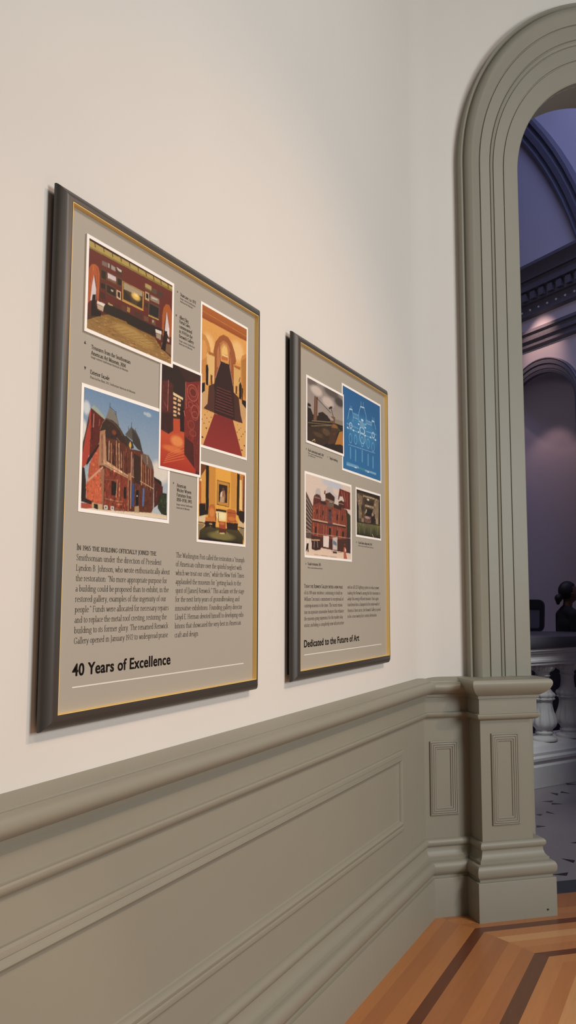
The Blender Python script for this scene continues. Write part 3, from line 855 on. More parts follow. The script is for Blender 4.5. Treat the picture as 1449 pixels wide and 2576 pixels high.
  ("l","a86a58",6.8,[887,627,899,512]),
  ("l","3c1814",7.8,[929,637,934,493]),
  ("l","3c1814",7.6,[737,637,710,569]),
  ("p","b8b4b4",[228,599,300,607,329,528,402,505,323,486,175,501,198,544]),
  ("p","c4c0c0",[447,640,554,653,592,599,683,582,683,544,592,556,415,574,415,600]),
  ("p","cfc4bc",[605,552,710,542,696,503,604,504]),
  ("p","d0c4bc",[723,586,790,588,824,548,696,540]),
  ("p","5c2a22",[181,532,234,553,293,550,323,527,317,455,163,450,169,501]),
  ("p","7a6a60",[193,529,305,525,305,515,187,515]),
  ("p","7c3628",[390,600,415,600,409,568,384,570]),
  ("p","3c2018",[409,573,503,597,611,566,605,515,415,511]),
  ("p","8a7464",[421,538,605,525,598,509,415,522]),
  ("p","4a241c",[696,535,763,553,817,537,844,484,696,481]),
  ("p","8a7464",[703,525,810,522,810,514,703,517]),
  ("p","7e3e2e",[157,449,415,516,617,505,696,492,885,477,894,83,575,89,315,96,128,176,134,306]),
  ("p","3a2620",[311,505,427,502,427,476,311,475]),
  ("p","3a2620",[591,508,762,493,749,459,591,471]),
  ("p","6a5a4c",[446,504,591,514,578,470,452,463]),
  ("l","b0654c",7.4,[181,436,173,330]),
  ("l","b0654c",7.6,[293,457,285,349]),
  ("l","b0654c",7.9,[378,461,370,351]),
  ("l","b0654c",8.1,[427,450,419,340]),
  ("l","b0654c",8.1,[578,448,570,336]),
  ("l","b0654c",8.3,[617,447,608,334]),
  ("l","b0654c",8.3,[709,450,700,336]),
  ("l","b86a50",7.4,[175,295,170,179]),
  ("l","b86a50",7.4,[257,301,252,184]),
  ("l","b86a50",7.6,[377,295,371,176]),
  ("l","b86a50",8.1,[426,294,420,174]),
  ("l","b86a50",8.3,[551,288,545,166]),
  ("l","b86a50",8.1,[681,286,674,163]),
  ("l","b86a50",8.6,[720,284,714,160]),
  ("p","281612",[231,421,255,420,248,382,227,382]),
  ("p","281612",[353,422,375,422,370,377,348,380]),
  ("p","50404a",[476,449,540,445,533,339,470,344]),
  ("e","30222c",504,436,28,14),
  ("p","281612",[653,413,679,412,673,361,649,364]),
  ("p","281612",[768,418,791,417,785,365,764,368]),
  ("t",520,9.6,13.0,[157,444,415,506,617,500,885,472,894,83,575,89,315,96,128,176,134,306]),
  ("p","c4a48c",[146,332,389,332,463,330,463,320,389,319,146,322]),
  ("p","c4a48c",[564,331,856,329,855,319,564,319]),
  ("p","281814",[146,320,855,316,855,305,146,310]),
  ("p","241410",[204,271,233,271,227,208,198,211]),
  ("p","241410",[482,282,526,280,519,201,481,204]),
  ("p","241410",[648,273,678,273,672,211,643,215]),
  ("p","241410",[776,272,814,270,806,209,773,212]),
  ("e","443844",501,310,75,15),
  ("p","2e3420",[857,486,968,430,966,263,882,263,884,384]),
  ("p","3a2a30",[875,262,966,263,963,76,866,82]),
  ("p","d8ccc4",[899,479,940,471,933,443,905,452]),
  ("p","4a2c24",[128,196,364,186,576,184,895,209,894,78,575,89,304,96,128,136]),
  ("l","b8a494",4.0,[27,214,376,213,965,219]),
  ("g","dcc4b0","e4d0c0",[24,91,140,72,328,97,575,89,963,76,962,10,5,2]),
  ("p","e0d4cc",[367,204,485,207,477,108,364,109]),
  ("p","c8bcb8",[563,201,664,211,663,94,562,94]),
  ("p","6a7a88",[576,179,647,162,653,130,569,141]),
  ("p","3a2a28",[569,78,652,80,652,61,562,62]),
  ("p","3a201e",[134,152,174,164,292,166,316,132,310,81,209,68,134,77]),
  ("l","b8a49c",5.8,[186,155,180,89]),
  ("l","b8a49c",6.0,[244,153,256,98]),
  ("l","c8a080",9.9,[140,154,292,161]),
  ("p","e4dcd4",[47,156,77,163,81,124,47,117]),
  ("p","1c1414",[40,119,77,123,71,84,77,49,58,48,51,73,27,47,21,54]),
  ("e","281c18",60,169,14,8),
  ("p","b0604c",[805,128,846,130,852,87,886,23,804,23]),
  ("e","7a3c30",829,151,19,11),
  ("p","e0c8b8",[833,124,860,114,863,87,839,92]),
  ("l","8a6a5a",4.5,[524,81,758,77]),
  ("l","a08070",4.2,[186,35,652,29]),
 ]),
 'I': ((3.014, 3.2935, 1.735, 1.9355), 0.022, [
  ("g","4a3a2c","5a4a38",[-2,716,1026,719,1008,-5,-13,-8]),
  ("p","7c6a54",[63,629,265,599,239,458,214,282,102,273]),
  ("p","86745c",[762,635,910,615,877,284,778,277,685,465]),
  ("p","2a201a",[42,687,988,696,986,623,713,630,266,652,41,635]),
  ("p","9c8a70",[265,625,738,633,737,606,288,602]),
  ("p","382c22",[345,582,688,582,686,502,343,503]),
  ("e","e8dcc8",473,578,47,16),
  ("p","a8967c",[355,495,686,493,685,465,354,469]),
  ("p","1f1814",[377,445,660,445,634,336,375,331]),
  ("p","a08c72",[353,390,423,440,422,388,329,353]),
  ("e","3a3024",262,434,69,54),
  ("p","6a4c44",[328,327,610,334,584,243,327,231]),
  ("e","b09084",444,311,118,20),
  ("p","241c1a",[587,358,732,389,753,239,584,234]),
  ("p","a88c78",[611,379,684,430,695,359,622,344]),
  ("t",300,35.2,20.4,[20,675,1001,698,989,248,13,214]),
  ("l","2a1e18",15.3,[34,216,976,233]),
  ("p","1c1612",[39,523,104,444,101,221,34,216]),
  ("p","2a2018",[910,596,998,587,989,257,914,251]),
  ("p","8c7c64",[214,282,305,290,292,228,213,230]),
  ("p","9c8a74",[780,331,878,330,876,239,790,242]),
  ("g","6a6844","1c1c14",[34,208,976,229,971,38,31,29]),
  ("t",160,17.6,32.4,[34,208,976,229,971,38,31,29]),
  ("l","7c8050",9.2,[122,146,142,62]),
  ("l","84885a",9.4,[302,151,312,65]),
  ("l","202418",12.8,[417,142,439,48]),
  ("l","84885a",9.8,[582,172,569,65]),
  ("l","202418",13.2,[703,163,725,58]),
  ("l","84885a",10.2,[850,192,835,83]),
  ("l","d0c8a8",9.8,[629,82,675,41]),
 ]),
}

# ------------------------------------------------------------------ printing: pictures, serif text, sans headings
PRINT_GAIN = (1.02, 1.0, 0.97)
def paint_print(key, cell):
    """the printed picture as colours on a fine grid: 1000 units are the longer side"""
    (y0, y1, z0, z1), noise, ops = PRINT_ART[key]
    Wd, Hd = y1-y0, z1-z0; sc = 1000/max(Wd, Hd); U, V = Wd*sc, Hd*sc
    nx, ny = int(Wd/cell), int(Hd/cell)
    q = 2
    xs = (np.arange(nx*q)+.5)/(nx*q)*U; ys = (np.arange(ny*q)+.5)/(ny*q)*V
    X, Y = np.meshgrid(xs, ys)
    im = np.ones((ny*q, nx*q, 3))*0.5
    def inside(p):
        p = np.array(p, float).reshape(-1, 2); r = np.zeros(X.shape, bool); n = len(p)
        for i in range(n):
            (xa, ya), (xb, yb) = p[i], p[(i+1) % n]
            if ya == yb: continue
            c = (ya > Y) != (yb > Y)
            r ^= c & (X < (xb-xa)*(Y-ya)/(yb-ya)+xa)
        return r
    for o in ops:
        k = o[0]
        if k == 'p': im[inside(o[2])] = hexlin(o[1])
        elif k == 'g':
            mk = inside(o[3]); p = np.array(o[3], float).reshape(-1, 2); a, b = p[:, 1].max(), p[:, 1].min()
            f = np.clip((a-Y)/max(a-b, 1), 0, 1)[..., None]
            im[mk] = (np.array(hexlin(o[1]))*(1-f)+np.array(hexlin(o[2]))*f)[mk]
        elif k == 't':
            # broken detail inside an outline: many small lighter and darker dabs, longer upright or lying
            mk = inside(o[4]); p = np.array(o[4], float).reshape(-1, 2); lo, hi = p.min(0), p.max(0)
            for _ in range(o[1]):
                cx, cy = rng.uniform(lo, hi); w_ = rng.uniform(.5, 1.6)*o[2]; h_ = rng.uniform(.5, 1.6)*o[3]
                i0, i1 = np.searchsorted(xs, (cx-w_/2, cx+w_/2)); j0, j1 = np.searchsorted(ys, (cy-h_/2, cy+h_/2))
                sub = mk[j0:j1, i0:i1, None]
                im[j0:j1, i0:i1] = np.where(sub, np.clip(im[j0:j1, i0:i1]*math.exp(rng.normal(0, .28)), 0, .9), im[j0:j1, i0:i1])
        elif k == 'l':
            p = np.array(o[3], float).reshape(-1, 2); c = hexlin(o[1])
            for i in range(len(p)-1):
                d = p[i+1]-p[i]; L = max((d*d).sum(), 1e-6)
                f = np.clip(((X-p[i, 0])*d[0]+(Y-p[i, 1])*d[1])/L, 0, 1)
                dist = np.hypot(X-p[i, 0]-f*d[0], Y-p[i, 1]-f*d[1])
                im[dist < max(o[2], 1.5)/2] = c
        elif k == 'e':
            _, c, cx, cy, rx, ry = o; r = np.hypot((X-cx)/max(rx, 1), (Y-cy)/max(ry, 1))
            f = np.clip((1.15-r)/0.5, 0, 1)[..., None]
            im = im*(1-f)+np.array(hexlin(c))*f
        elif k == 'r':
            _, c, wd, cx, cy, rx, ry = o; r = np.hypot((X-cx)/rx, (Y-cy)/ry)
            im[np.abs(r-1)*min(rx, ry) < wd/2] = hexlin(c)
    im = im.reshape(ny, q, nx, q, 3).mean((1, 3))
    g = rng.normal(0, 1, (ny, nx, 1)); g = (g + np.roll(g, 1, 0)+np.roll(g, 1, 1))/1.7
    im = np.clip(im*np.exp(noise*g), 0, 1)
    return im, (y0, y1, z0, z1)
def print_mat():
    mt = bpy.data.materials.new('photo_ink'); mt.use_nodes = True; nt = mt.node_tree; b = nt.nodes['Principled BSDF']
    at = nt.nodes.new('ShaderNodeVertexColor'); at.layer_name = 'Col'
    nt.links.new(at.outputs[0], b.inputs['Base Color']); b.inputs['Roughness'].default_value = 0.45
    return mt
M['photo'] = print_mat()
def photo(key, x0, x1, border, cell, root, label):
    (y0, y1, z0, z1) = PRINT_ART[key][0]
    mb = MB(); mb.box((x0, y0, z0), (x1, y1, z1))
    card = keep(mb.build('photo_print', M['white_card']), root); card['label'] = label
    im, _ = paint_print(key, cell)
    ny, nx, _ = im.shape
    bx = int(round(border/((y1-y0)/nx))); bz = int(round(border/((z1-z0)/ny)))
    im = im[bz:ny-bz, bx:nx-bx]*np.array(PRINT_GAIN)
    h, w_ = im.shape[:2]
    ys = np.linspace(y0+border, y1-border, w_); zs = np.linspace(z0+border, z1-border, h)
    Yg, Zg = np.meshgrid(ys, zs)
    co = np.stack([np.full(Yg.shape, x1+0.0003), Yg, Zg], -1).reshape(-1, 3)
    a = (np.arange(h-1)[:, None]*w_+np.arange(w_-1)[None, :]).ravel()
    fc = np.stack([a, a+1, a+1+w_, a+w_], 1)
    me = bpy.data.meshes.new('picture'); me.vertices.add(len(co)); me.vertices.foreach_set('co', co.ravel())
    me.loops.add(fc.size); me.loops.foreach_set('vertex_index', fc.ravel())
    me.polygons.add(len(fc)); me.polygons.foreach_set('loop_start', np.arange(0, fc.size, 4)); 
    me.update(calc_edges=True)
    at = me.color_attributes.new('Col', 'FLOAT_COLOR', 'POINT')
    at.data.foreach_set('color', np.concatenate([im.reshape(-1, 3), np.ones((h*w_, 1))], 1).ravel().astype(np.float32))
    pic = link('picture', me, M['photo'])
    pic.parent = card
    return card

# a broad-nib serif letter set; units: x-height 5, capitals 7.4, ascenders 8
def arc(cx, cy, rx, ry, a0, a1, n=14):
    n = max(4, int(abs(a1-a0)/360*n*1.3)+2)
    return [(cx+rx*math.cos(math.radians(a0+(a1-a0)*i/n)), cy+ry*math.sin(math.radians(a0+(a1-a0)*i/n))) for i in range(n+1)]
def vs_(x, y0, y1, ends='bt'):
    st = [[(x, y0), (x, y1)]]
    if 'b' in ends: st.append([(x-1.0, y0+.16), (x+1.0, y0+.16)])
    if 't' in ends: st.append([(x-1.0, y1-.16), (x+1.0, y1-.16)])
    if 'l' in ends: st.append([(x-1.0, y1-.55), (x, y1-.1)])
    return st
GL = {}
def G_(c, adv, *st):
    L = []
    for s in st:
        if s and isinstance(s[0], list): L += s
        else: L.append(s)
    GL[c] = (adv, L)
dot = lambda x, y: [(x-.35, y), (x+.35, y)]
G_('a', 4.5, vs_(3.4, 0, 3.6, ''), [(3.4, .3), (4.2, .3)], arc(2.2, 3.6, 1.2, 1.2, 0, 150), arc(2.0, 1.4, 1.35, 1.25, 0, 360))
G_('b', 5.2, vs_(1.1, .2, 8, 'l'), arc(2.7, 2.45, 1.7, 2.3, 0, 360))
G_('c', 4.3, arc(2.5, 2.5, 1.8, 2.35, 50, 318))
G_('d', 5.3, vs_(4.1, 0, 8, 'l'), arc(2.5, 2.45, 1.7, 2.3, 0, 360), [(4.1, .2), (4.9, .2)])
G_('e', 4.4, arc(2.4, 2.5, 1.8, 2.35, 8, 318), [(.7, 2.9), (4.1, 2.9)])
G_('f', 3.1, vs_(1.4, 0, 6.6, 'b'), arc(2.6, 6.6, 1.2, 1.3, 180, 40), [(.4, 4.8), (2.7, 4.8)])
G_('g', 4.8, arc(2.3, 3.2, 1.5, 1.65, 0, 360), arc(2.3, -.9, 1.9, 1.2, 0, 360), [(1.4, 1.6), (1.1, .9), (2.2, .3)], [(3.4, 4.5), (4.6, 4.9)])
G_('h', 5.4, vs_(1.1, 0, 8, 'bl'), arc(2.7, 3.1, 1.55, 1.7, 160, 0), vs_(4.25, 0, 3.1, 'b'))
G_('i', 2.5, vs_(1.2, 0, 5, 'bl'), dot(1.2, 7))
G_('j', 2.5, vs_(1.3, -1.4, 5, 'l'), arc(.3, -1.4, 1.0, 1.0, 0, -100), dot(1.3, 7))
G_('k', 5.1, vs_(1.1, 0, 8, 'bl'), [(1.2, 2.2), (4.2, 4.9)], [(2.2, 3.0), (4.7, 0.1)])
G_('l', 2.5, vs_(1.2, 0, 8, 'bl'))
G_('m', 8.2, vs_(1.1, 0, 5, 'bl'), arc(2.6, 3.1, 1.45, 1.7, 160, 0), vs_(4.05, 0, 3.1, 'b'), arc(5.55, 3.1, 1.5, 1.7, 160, 0), vs_(7.05, 0, 3.1, 'b'))
G_('n', 5.4, vs_(1.1, 0, 5, 'bl'), arc(2.7, 3.1, 1.55, 1.7, 160, 0), vs_(4.25, 0, 3.1, 'b'))
G_('o', 4.9, arc(2.45, 2.5, 1.85, 2.4, 0, 360))
G_('p', 5.2, vs_(1.1, -2.5, 5, 'bl'), arc(2.7, 2.5, 1.7, 2.3, 0, 360))
G_('q', 5.2, vs_(4.1, -2.5, 5, 'b'), arc(2.5, 2.5, 1.7, 2.3, 0, 360))
G_('r', 3.6, vs_(1.1, 0, 5, 'bl'), arc(2.5, 3.4, 1.3, 1.4, 165, 60))
G_('s', 3.6, [(3.0, 4.2), (2.3, 4.8), (1.3, 4.7), (.8, 3.9), (1.3, 3.1), (2.5, 2.2), (3.1, 1.3), (2.5, .35), (1.4, .2), (.7, .9)])
G_('t', 3.1, vs_(1.3, .9, 6.2, ''), arc(2.2, .95, .9, .8, 180, 320), [(.3, 4.8), (2.7, 4.8)])
G_('u', 5.3, vs_(1.1, 1.7, 5, 'l'), arc(2.6, 1.7, 1.5, 1.55, 180, 340), vs_(4.1, 0, 5, 'l'), [(4.1, .2), (4.9, .2)])
G_('v', 4.7, [(.6, 4.9), (2.4, .1)], [(2.4, .1), (4.2, 4.9)], [(.0, 4.85), (1.4, 4.85)], [(3.5, 4.85), (4.7, 4.85)])
G_('w', 7.0, [(.6, 4.9), (2.2, .1)], [(2.2, .1), (3.6, 4.7)], [(3.6, 4.7), (5.0, .1)], [(5.0, .1), (6.5, 4.9)], [(.0, 4.85), (1.4, 4.85)], [(5.8, 4.85), (7.0, 4.85)])
G_('x', 4.7, [(.6, 4.9), (4.1, .1)], [(.5, .1), (4.0, 4.9)], [(.0, .15), (1.3, .15)], [(3.3, .15), (4.7, .15)], [(.1, 4.85), (1.4, 4.85)], [(3.3, 4.85), (4.5, 4.85)])
G_('y', 4.7, [(.6, 4.9), (2.4, .1)], [(4.2, 4.9), (2.0, -1.4), (1.2, -2.3), (.5, -2.2)], [(.0, 4.85), (1.4, 4.85)], [(3.5, 4.85), (4.7, 4.85)])
G_('z', 4.2, [(.6, 4.8), (3.6, 4.8)], [(3.6, 4.8), (.6, .2)], [(.6, .2), (3.7, .2)])
CP = 7.4
G_('A', 6.6, [(.8, .1), (3.3, CP)], [(3.3, CP), (5.9, .1)], [(1.7, 2.6), (4.9, 2.6)], [(0, .15), (1.6, .15)], [(5.0, .15), (6.8, .15)])
G_('B', 5.6, vs_(1.3, 0, CP, 'bt'), arc(2.4, 5.6, 1.7, 1.7, 95, -90), arc(2.5, 2.0, 2.1, 1.9, 90, -95), [(1.3, 7.25), (2.4, 7.25)], [(1.3, 3.8), (2.4, 3.8)], [(1.3, .15), (2.5, .15)])
G_('C', 6.3, arc(3.6, 3.7, 2.9, 3.6, 48, 312), [(5.5, 5.6), (5.6, 7.2)])
G_('D', 6.8, vs_(1.3, 0, CP, 'bt'), arc(2.6, 3.7, 3.3, 3.55, 90, -90), [(1.3, 7.25), (2.6, 7.25)], [(1.3, .15), (2.6, .15)])
G_('E', 5.4, vs_(1.3, 0, CP, 'bt'), [(1.3, 7.25), (4.6, 7.25)], [(1.3, 3.9), (3.8, 3.9)], [(1.3, .15), (4.8, .15)], [(4.6, 7.3), (4.6, 6.2)], [(4.8, .1), (5.0, 1.4)])
G_('F', 5.0, vs_(1.3, 0, CP, 'bt'), [(1.3, 7.25), (4.6, 7.25)], [(1.3, 3.9), (3.8, 3.9)], [(4.6, 7.3), (4.6, 6.2)])
G_('G', 6.7, arc(3.6, 3.7, 2.9, 3.6, 48, 312), [(5.5, 5.6), (5.6, 7.2)], vs_(5.6, .9, 3.2, 't'))
G_('H', 7.2, vs_(1.3, 0, CP), vs_(5.8, 0, CP), [(1.3, 3.8), (5.8, 3.8)])
G_('I', 2.8, vs_(1.4, 0, CP))
G_('J', 3.0, vs_(1.7, -.6, CP, 't'), arc(.5, -.6, 1.2, 1.2, 0, -100))
G_('K', 6.2, vs_(1.3, 0, CP), [(1.4, 3.2), (5.0, 7.3)], [(2.6, 4.4), (5.8, .1)])
G_('L', 5.2, vs_(1.3, 0, CP), [(1.3, .15), (4.6, .15)], [(4.6, .1), (4.9, 1.5)])
G_('M', 8.4, vs_(1.3, 0, CP), [(1.3, CP), (4.2, .4)], [(4.2, .4), (7.0, CP)], vs_(7.0, 0, CP))
G_('N', 7.2, vs_(1.2, 0, CP), [(1.2, CP), (5.8, .1)], vs_(5.8, .1, CP, 't'))
G_('O', 7.0, arc(3.5, 3.7, 2.9, 3.6, 0, 360, 20))
G_('P', 5.3, vs_(1.3, 0, CP), arc(2.5, 5.5, 2.0, 1.8, 92, -92), [(1.3, 7.25), (2.5, 7.25)], [(1.3, 3.7), (2.5, 3.7)])
G_('R', 6.0, vs_(1.3, 0, CP), arc(2.5, 5.6, 1.9, 1.7, 92, -92), [(1.3, 7.25), (2.5, 7.25)], [(1.3, 3.9), (2.5, 3.9)], [(2.7, 3.8), (5.6, .1)])
G_('S', 4.8, [(4.0, 6.2), (3.2, 7.2), (1.9, 7.2), (1.0, 6.2), (1.3, 4.9), (3.2, 3.5), (4.1, 2.3), (3.7, .8), (2.5, .2), (1.3, .5), (.7, 1.6)])
G_('T', 6.0, vs_(3.0, 0, CP, 'b'), [(.4, 7.2), (5.6, 7.2)], [(.4, 7.2), (.4, 6.0)], [(5.6, 7.2), (5.6, 6.0)])
G_('U', 6.8, vs_(1.3, 2.4, CP, 't'), arc(3.4, 2.4, 2.1, 2.3, 180, 360), vs_(5.5, 2.4, CP, 't'))
G_('V', 6.4, [(.7, CP), (3.2, .1)], [(3.2, .1), (5.7, CP)], [(0, 7.25), (1.6, 7.25)], [(4.8, 7.25), (6.4, 7.25)])
G_('W', 9.2, [(.7, CP), (2.9, .1)], [(2.9, .1), (4.6, 6.8)], [(4.6, 6.8), (6.4, .1)], [(6.4, .1), (8.5, CP)], [(0, 7.25), (1.6, 7.25)], [(7.6, 7.25), (9.2, 7.25)])
G_('Y', 6.0, [(.7, CP), (3.0, 3.4)], [(5.4, CP), (3.0, 3.4)], vs_(3.0, 0, 3.4, 'b'), [(0, 7.25), (1.6, 7.25)], [(4.5, 7.25), (6.0, 7.25)])
G_('0', 4.8, arc(2.4, 3.5, 1.8, 3.4, 0, 360))
G_('1', 3.6, vs_(1.8, 0, 6.9, 'b'), [(.9, 6.2), (1.8, 6.8)])
G_('2', 4.6, arc(2.2, 5.0, 1.6, 1.9, 160, -25) + [(.7, .2)], [(.7, .2), (4.1, .2)])
G_('3', 4.5, arc(2.0, 5.2, 1.5, 1.6, 150, -80), arc(2.0, 1.9, 1.8, 1.8, 80, -150))
G_('4', 4.8, [(3.3, 6.9), (.5, 2.0)], [(.5, 2.0), (4.4, 2.0)], vs_(3.3, 0, 6.9, 'b'))
G_('5', 4.6, [(1.2, 6.8), (3.9, 6.8)], [(1.2, 6.8), (1.0, 4.0)], arc(2.0, 2.3, 1.9, 2.1, 110, -150))
G_('6', 4.8, arc(2.4, 2.2, 1.7, 2.1, 0, 360), [(.8, 2.5), (1.4, 4.8), (3.6, 6.9)])
G_('7', 4.4, [(.5, 6.7), (4.0, 6.7)], [(4.0, 6.7), (1.6, 0)])
G_('8', 4.6, arc(2.3, 5.3, 1.4, 1.6, 0, 360), arc(2.3, 1.8, 1.7, 1.8, 0, 360))
G_('9', 4.8, arc(2.4, 4.7, 1.7, 2.1, 0, 360), [(4.0, 4.4), (3.4, 2.1), (1.2, 0)])
G_('.', 2.0, dot(.9, .35)); G_(',', 2.0, dot(.9, .35), [(1.1, .3), (.6, -1.2)]); G_(':', 2.2, dot(1.0, .35), dot(1.0, 4.3))
G_('-', 3.0, [(.5, 2.3), (2.5, 2.3)]); G_('\u2013', 4.6, [(.2, 2.3), (4.4, 2.3)])
G_('\u201c', 3.2, [(.8, 7.4), (.6, 6.0)], [(2.2, 7.4), (2.0, 6.0)]); G_('\u201d', 3.2, [(1.0, 7.4), (.6, 6.0)], [(2.4, 7.4), (2.0, 6.0)]); G_('\u2019', 1.8, [(1.0, 7.4), (.6, 6.0)])
G_('[', 2.8, [(1, -1.5), (1, 8)], [(1, 8), (2.2, 8)], [(1, -1.5), (2.2, -1.5)]); G_(']', 2.8, [(1.6, -1.5), (1.6, 8)], [(.4, 8), (1.6, 8)], [(.4, -1.5), (1.6, -1.5)])
G_('\u00e7', 4.3, arc(2.5, 2.5, 1.8, 2.35, 50, 318), [(2.5, .1), (2.9, -.9), (2.0, -1.5)])
G_(' ', 2.6); G_('\u25b2', 4.0); G_('/', 3, [(0, 0), (3, 8)])
def text_width(s): return sum(GL[c][0]*sc for c, sc in s)
def runs(txt, caps=False):
    """(glyph, scale) list; caps: small capitals for the lower case"""
    r = []
    for c in txt:
        if caps and c.islower(): r.append((c.upper(), 0.74))
        elif caps and c.isdigit(): r.append((c, 0.85))
        else: r.append((c, 1.0))
    return r
def set_line(mb, txt, y0, y1, z, unit, x, thick=0.95, thin=0.42, caps=False):
    r = runs(txt, caps); wd = text_width(r); kx = (y1-y0)/wd if y1 else unit
    cx = 0.0
    for c, sc in r:
        adv, strokes = GL[c]
        for st in strokes:
            if len(st) < 2: continue
            p = np.array(st)*sc; n = len(p)
            closed = n > 3 and np.hypot(*(p[0]-p[-1])) < 1e-6
            L = []; R = []
            for i in range(n):
                if closed: d = p[(i+1) % (n-1)] - p[(i-2) % (n-1)] if i in (0, n-1) else p[i+1]-p[i-1]
                else: d = p[min(i+1, n-1)]-p[max(i-1, 0)]
                ln = np.hypot(*d) or 1; d = d/ln
                wv = 0.5*math.hypot(thick*d[1], thin*d[0])*(0.9 if sc == 1 else 0.86)
                nn = np.array([-d[1], d[0]])*wv
                L.append(p[i]+nn); R.append(p[i]-nn)
            b = len(mb.v)
            for i in range(n):
                for q in (L[i], R[i]): mb.v.append(Vector((x, y0+(cx+q[0])*kx, z+q[1]*unit)))
            for i in range(n-1): mb.f.append((b+2*i, b+2*i+2, b+2*i+3, b+2*i+1)); mb.i.append(0)
        cx += adv*sc
def tri(mb, x, y, z, s, up_=True):
    if up_ == 'r': pts = [(x, y-s*.6, z-s), (x, y+s, z), (x, y-s*.6, z+s)]
    else:
        k = 1 if up_ else -1
        pts = [(x, y-s, z-s*k), (x, y+s, z-s*k), (x, y, z+s*1.2*k)]
    mb.poly(pts)
def sans(txt, y0, y1, z, cap_h, x, material, name):
    cu = bpy.data.curves.new(name, 'FONT'); cu.body = txt; cu.size = 1.0; cu.offset = 0.006; cu.resolution_u = 4; cu.space_character = 1.06
    tmp = bpy.data.objects.new('tmp', cu); COL.objects.link(tmp)
    dg = bpy.context.evaluated_depsgraph_get(); me = bpy.data.meshes.new_from_object(tmp.evaluated_get(dg))
    bpy.data.objects.remove(tmp); bpy.data.curves.remove(cu)
    V = [v.co.copy() for v in me.vertices]; Fc = [tuple(p.vertices) for p in me.polygons]
    a, b = min(v.x for v in V), max(v.x for v in V); hcap = 0.729
    kx = (y1-y0)/(b-a); mb = MB()
    for k, (dx, dz) in enumerate(((0, 0), (.026, 0), (-.026, 0), (0, .014), (0, -.014), (.02, .012), (-.02, -.012), (.02, -.012), (-.02, .012))):
        o_ = len(mb.v)
        mb.v += [Vector((x+k*1e-5, y0+(v.x-a+dx)*kx, z+(v.y+dz)/hcap*cap_h)) for v in V]
        mb.f += [tuple(o_+i for i in f) for f in Fc]; mb.i += [0]*len(Fc)
    bpy.data.meshes.remove(me)
    return mb.build(name, material, recalc=False)

# ------------------------------------------------------------------ the two information panels
FRAME_P = [(0.0,0.006),(0.0,0.0105),(0.002,0.0150),(0.006,0.0195),(0.011,0.0235),(0.017,0.0272),(0.023,0.0300),(0.029,0.0318),(0.0335,0.0322),(0.0335,0.020)]
def panel(y0, y1, z0, z1, label):
    root = empty('information_panel', (0.0, (y0+y1)/2, z0))
    tag(root, label, 'sign', 'framed history panels on the cream wall')
    fr = lambda a, h, z: Vector((h, a, z))
    keep(rect_mould(FRAME_P, y0, y1, z0, z1, fr).build('frame', M['frame'], smooth='auto'), root)
    lip = [(0.0335,0.0185),(0.0335,0.0318),(0.0355,0.0318),(0.0358,0.0185)]
    g = keep(rect_mould(lip, y0, y1, z0, z1, fr).build('frame_lip', M['gold']), root); g['label'] = 'gold inner lip of the charcoal frame'
    mb = MB(); mb.box((0.010, y0+0.03, z0+0.03), (0.019, y1-0.03, z1-0.03)); keep(mb.build('backboard', M['board']), root)
    mb = MB(); mb.box((-0.0118, y0+0.022, z0+0.022), (0.0105, y1-0.022, z1-0.022)); keep(mb.build('mount_board', M['mount']), root)
    return root
X_INK = 0.0193
Z0, Z1 = 1.2123, 2.4190
P1 = panel(1.3090, 2.2290, Z0, Z1, 'charcoal framed panel farther from the arch with five photos, headed 40 Years of Excellence')
P2 = panel(2.4620, 3.3900, Z0, Z1, 'charcoal framed panel nearer the arch, headed Dedicated to the Future of Art')

photo('D', 0.0188, 0.0205, 0.0075, 0.0017, P1, 'tall print of an orange-lit staircase with red carpet')
photo('B', 0.0188, 0.0205, 0.0085, 0.0016, P1, 'print of a red brick building under blue sky')
photo('E', 0.0188, 0.0205, 0.0072, 0.0017, P1, 'print of two wicker chairs below a painting')
photo('C', 0.0188, 0.0222, 0.0072, 0.0016, P1, 'narrow dark red print of carved gates')
photo('A', 0.0188, 0.0240, 0.0085, 0.0015, P1, 'wide print of a red gallery hung with paintings')
photo('G', 0.0188, 0.0205, 0.0090, 0.0021, P2, 'blue print with a white line drawing of a facade')
photo('H', 0.0188, 0.0205, 0.0085, 0.0021, P2, 'print of a brick facade with people on the pavement')
photo('I', 0.0188, 0.0205, 0.0085, 0.0021, P2, 'small dark print of an interior under repair')
photo('F', 0.0188, 0.0222, 0.0090, 0.0021, P2, 'print of roof timbers under a stormy grey sky')

UB = 0.00186
B1 = ['In 1965 the building officially joined the', 'Smithsonian under the direction of President', 'Lyndon B. Johnson, who wrote enthusiastically about',
      'the restoration: \u201cNo more appropriate purpose for', 'a building could be proposed than to exhibit, in the', 'restored gallery, examples of the ingenuity of our',
      'people.\u201d Funds were allocated for necessary repairs', 'and to replace the metal roof cresting, restoring the', 'building to its former glory. The renamed Renwick', 'Gallery opened in January 1972 to widespread praise.']
R1 = [1.6954, 1.7182, 1.7556, 1.7439, 1.7516, 1.7418, 1.7531, 1.745, 1.7527, 1.7551]
B2 = ['The Washington Post called the restoration a \u201ctriumph', 'of American culture over the spiteful neglect with', 'which we treat our cities,\u201d while the New York Times',
      'applauded the museum for \u201cgetting back to the', 'spirit of [James] Renwick.\u201d This acclaim set the stage', 'for the next forty years of groundbreaking and',
      'innovative exhibitions. Founding gallery director', 'Lloyd E. Herman devoted himself to developing exhi-', 'bitions that showcased the very best in American', 'craft and design.']
R2 = [2.140, 2.1239, 2.1384, 2.1199, 2.1391, 2.1114, 2.1281, 2.1402, 2.1219, 1.8958]
def text_part(name, root, material, build):
    mb = MB(); build(mb); return keep(mb.build(name, material, recalc=False), root)
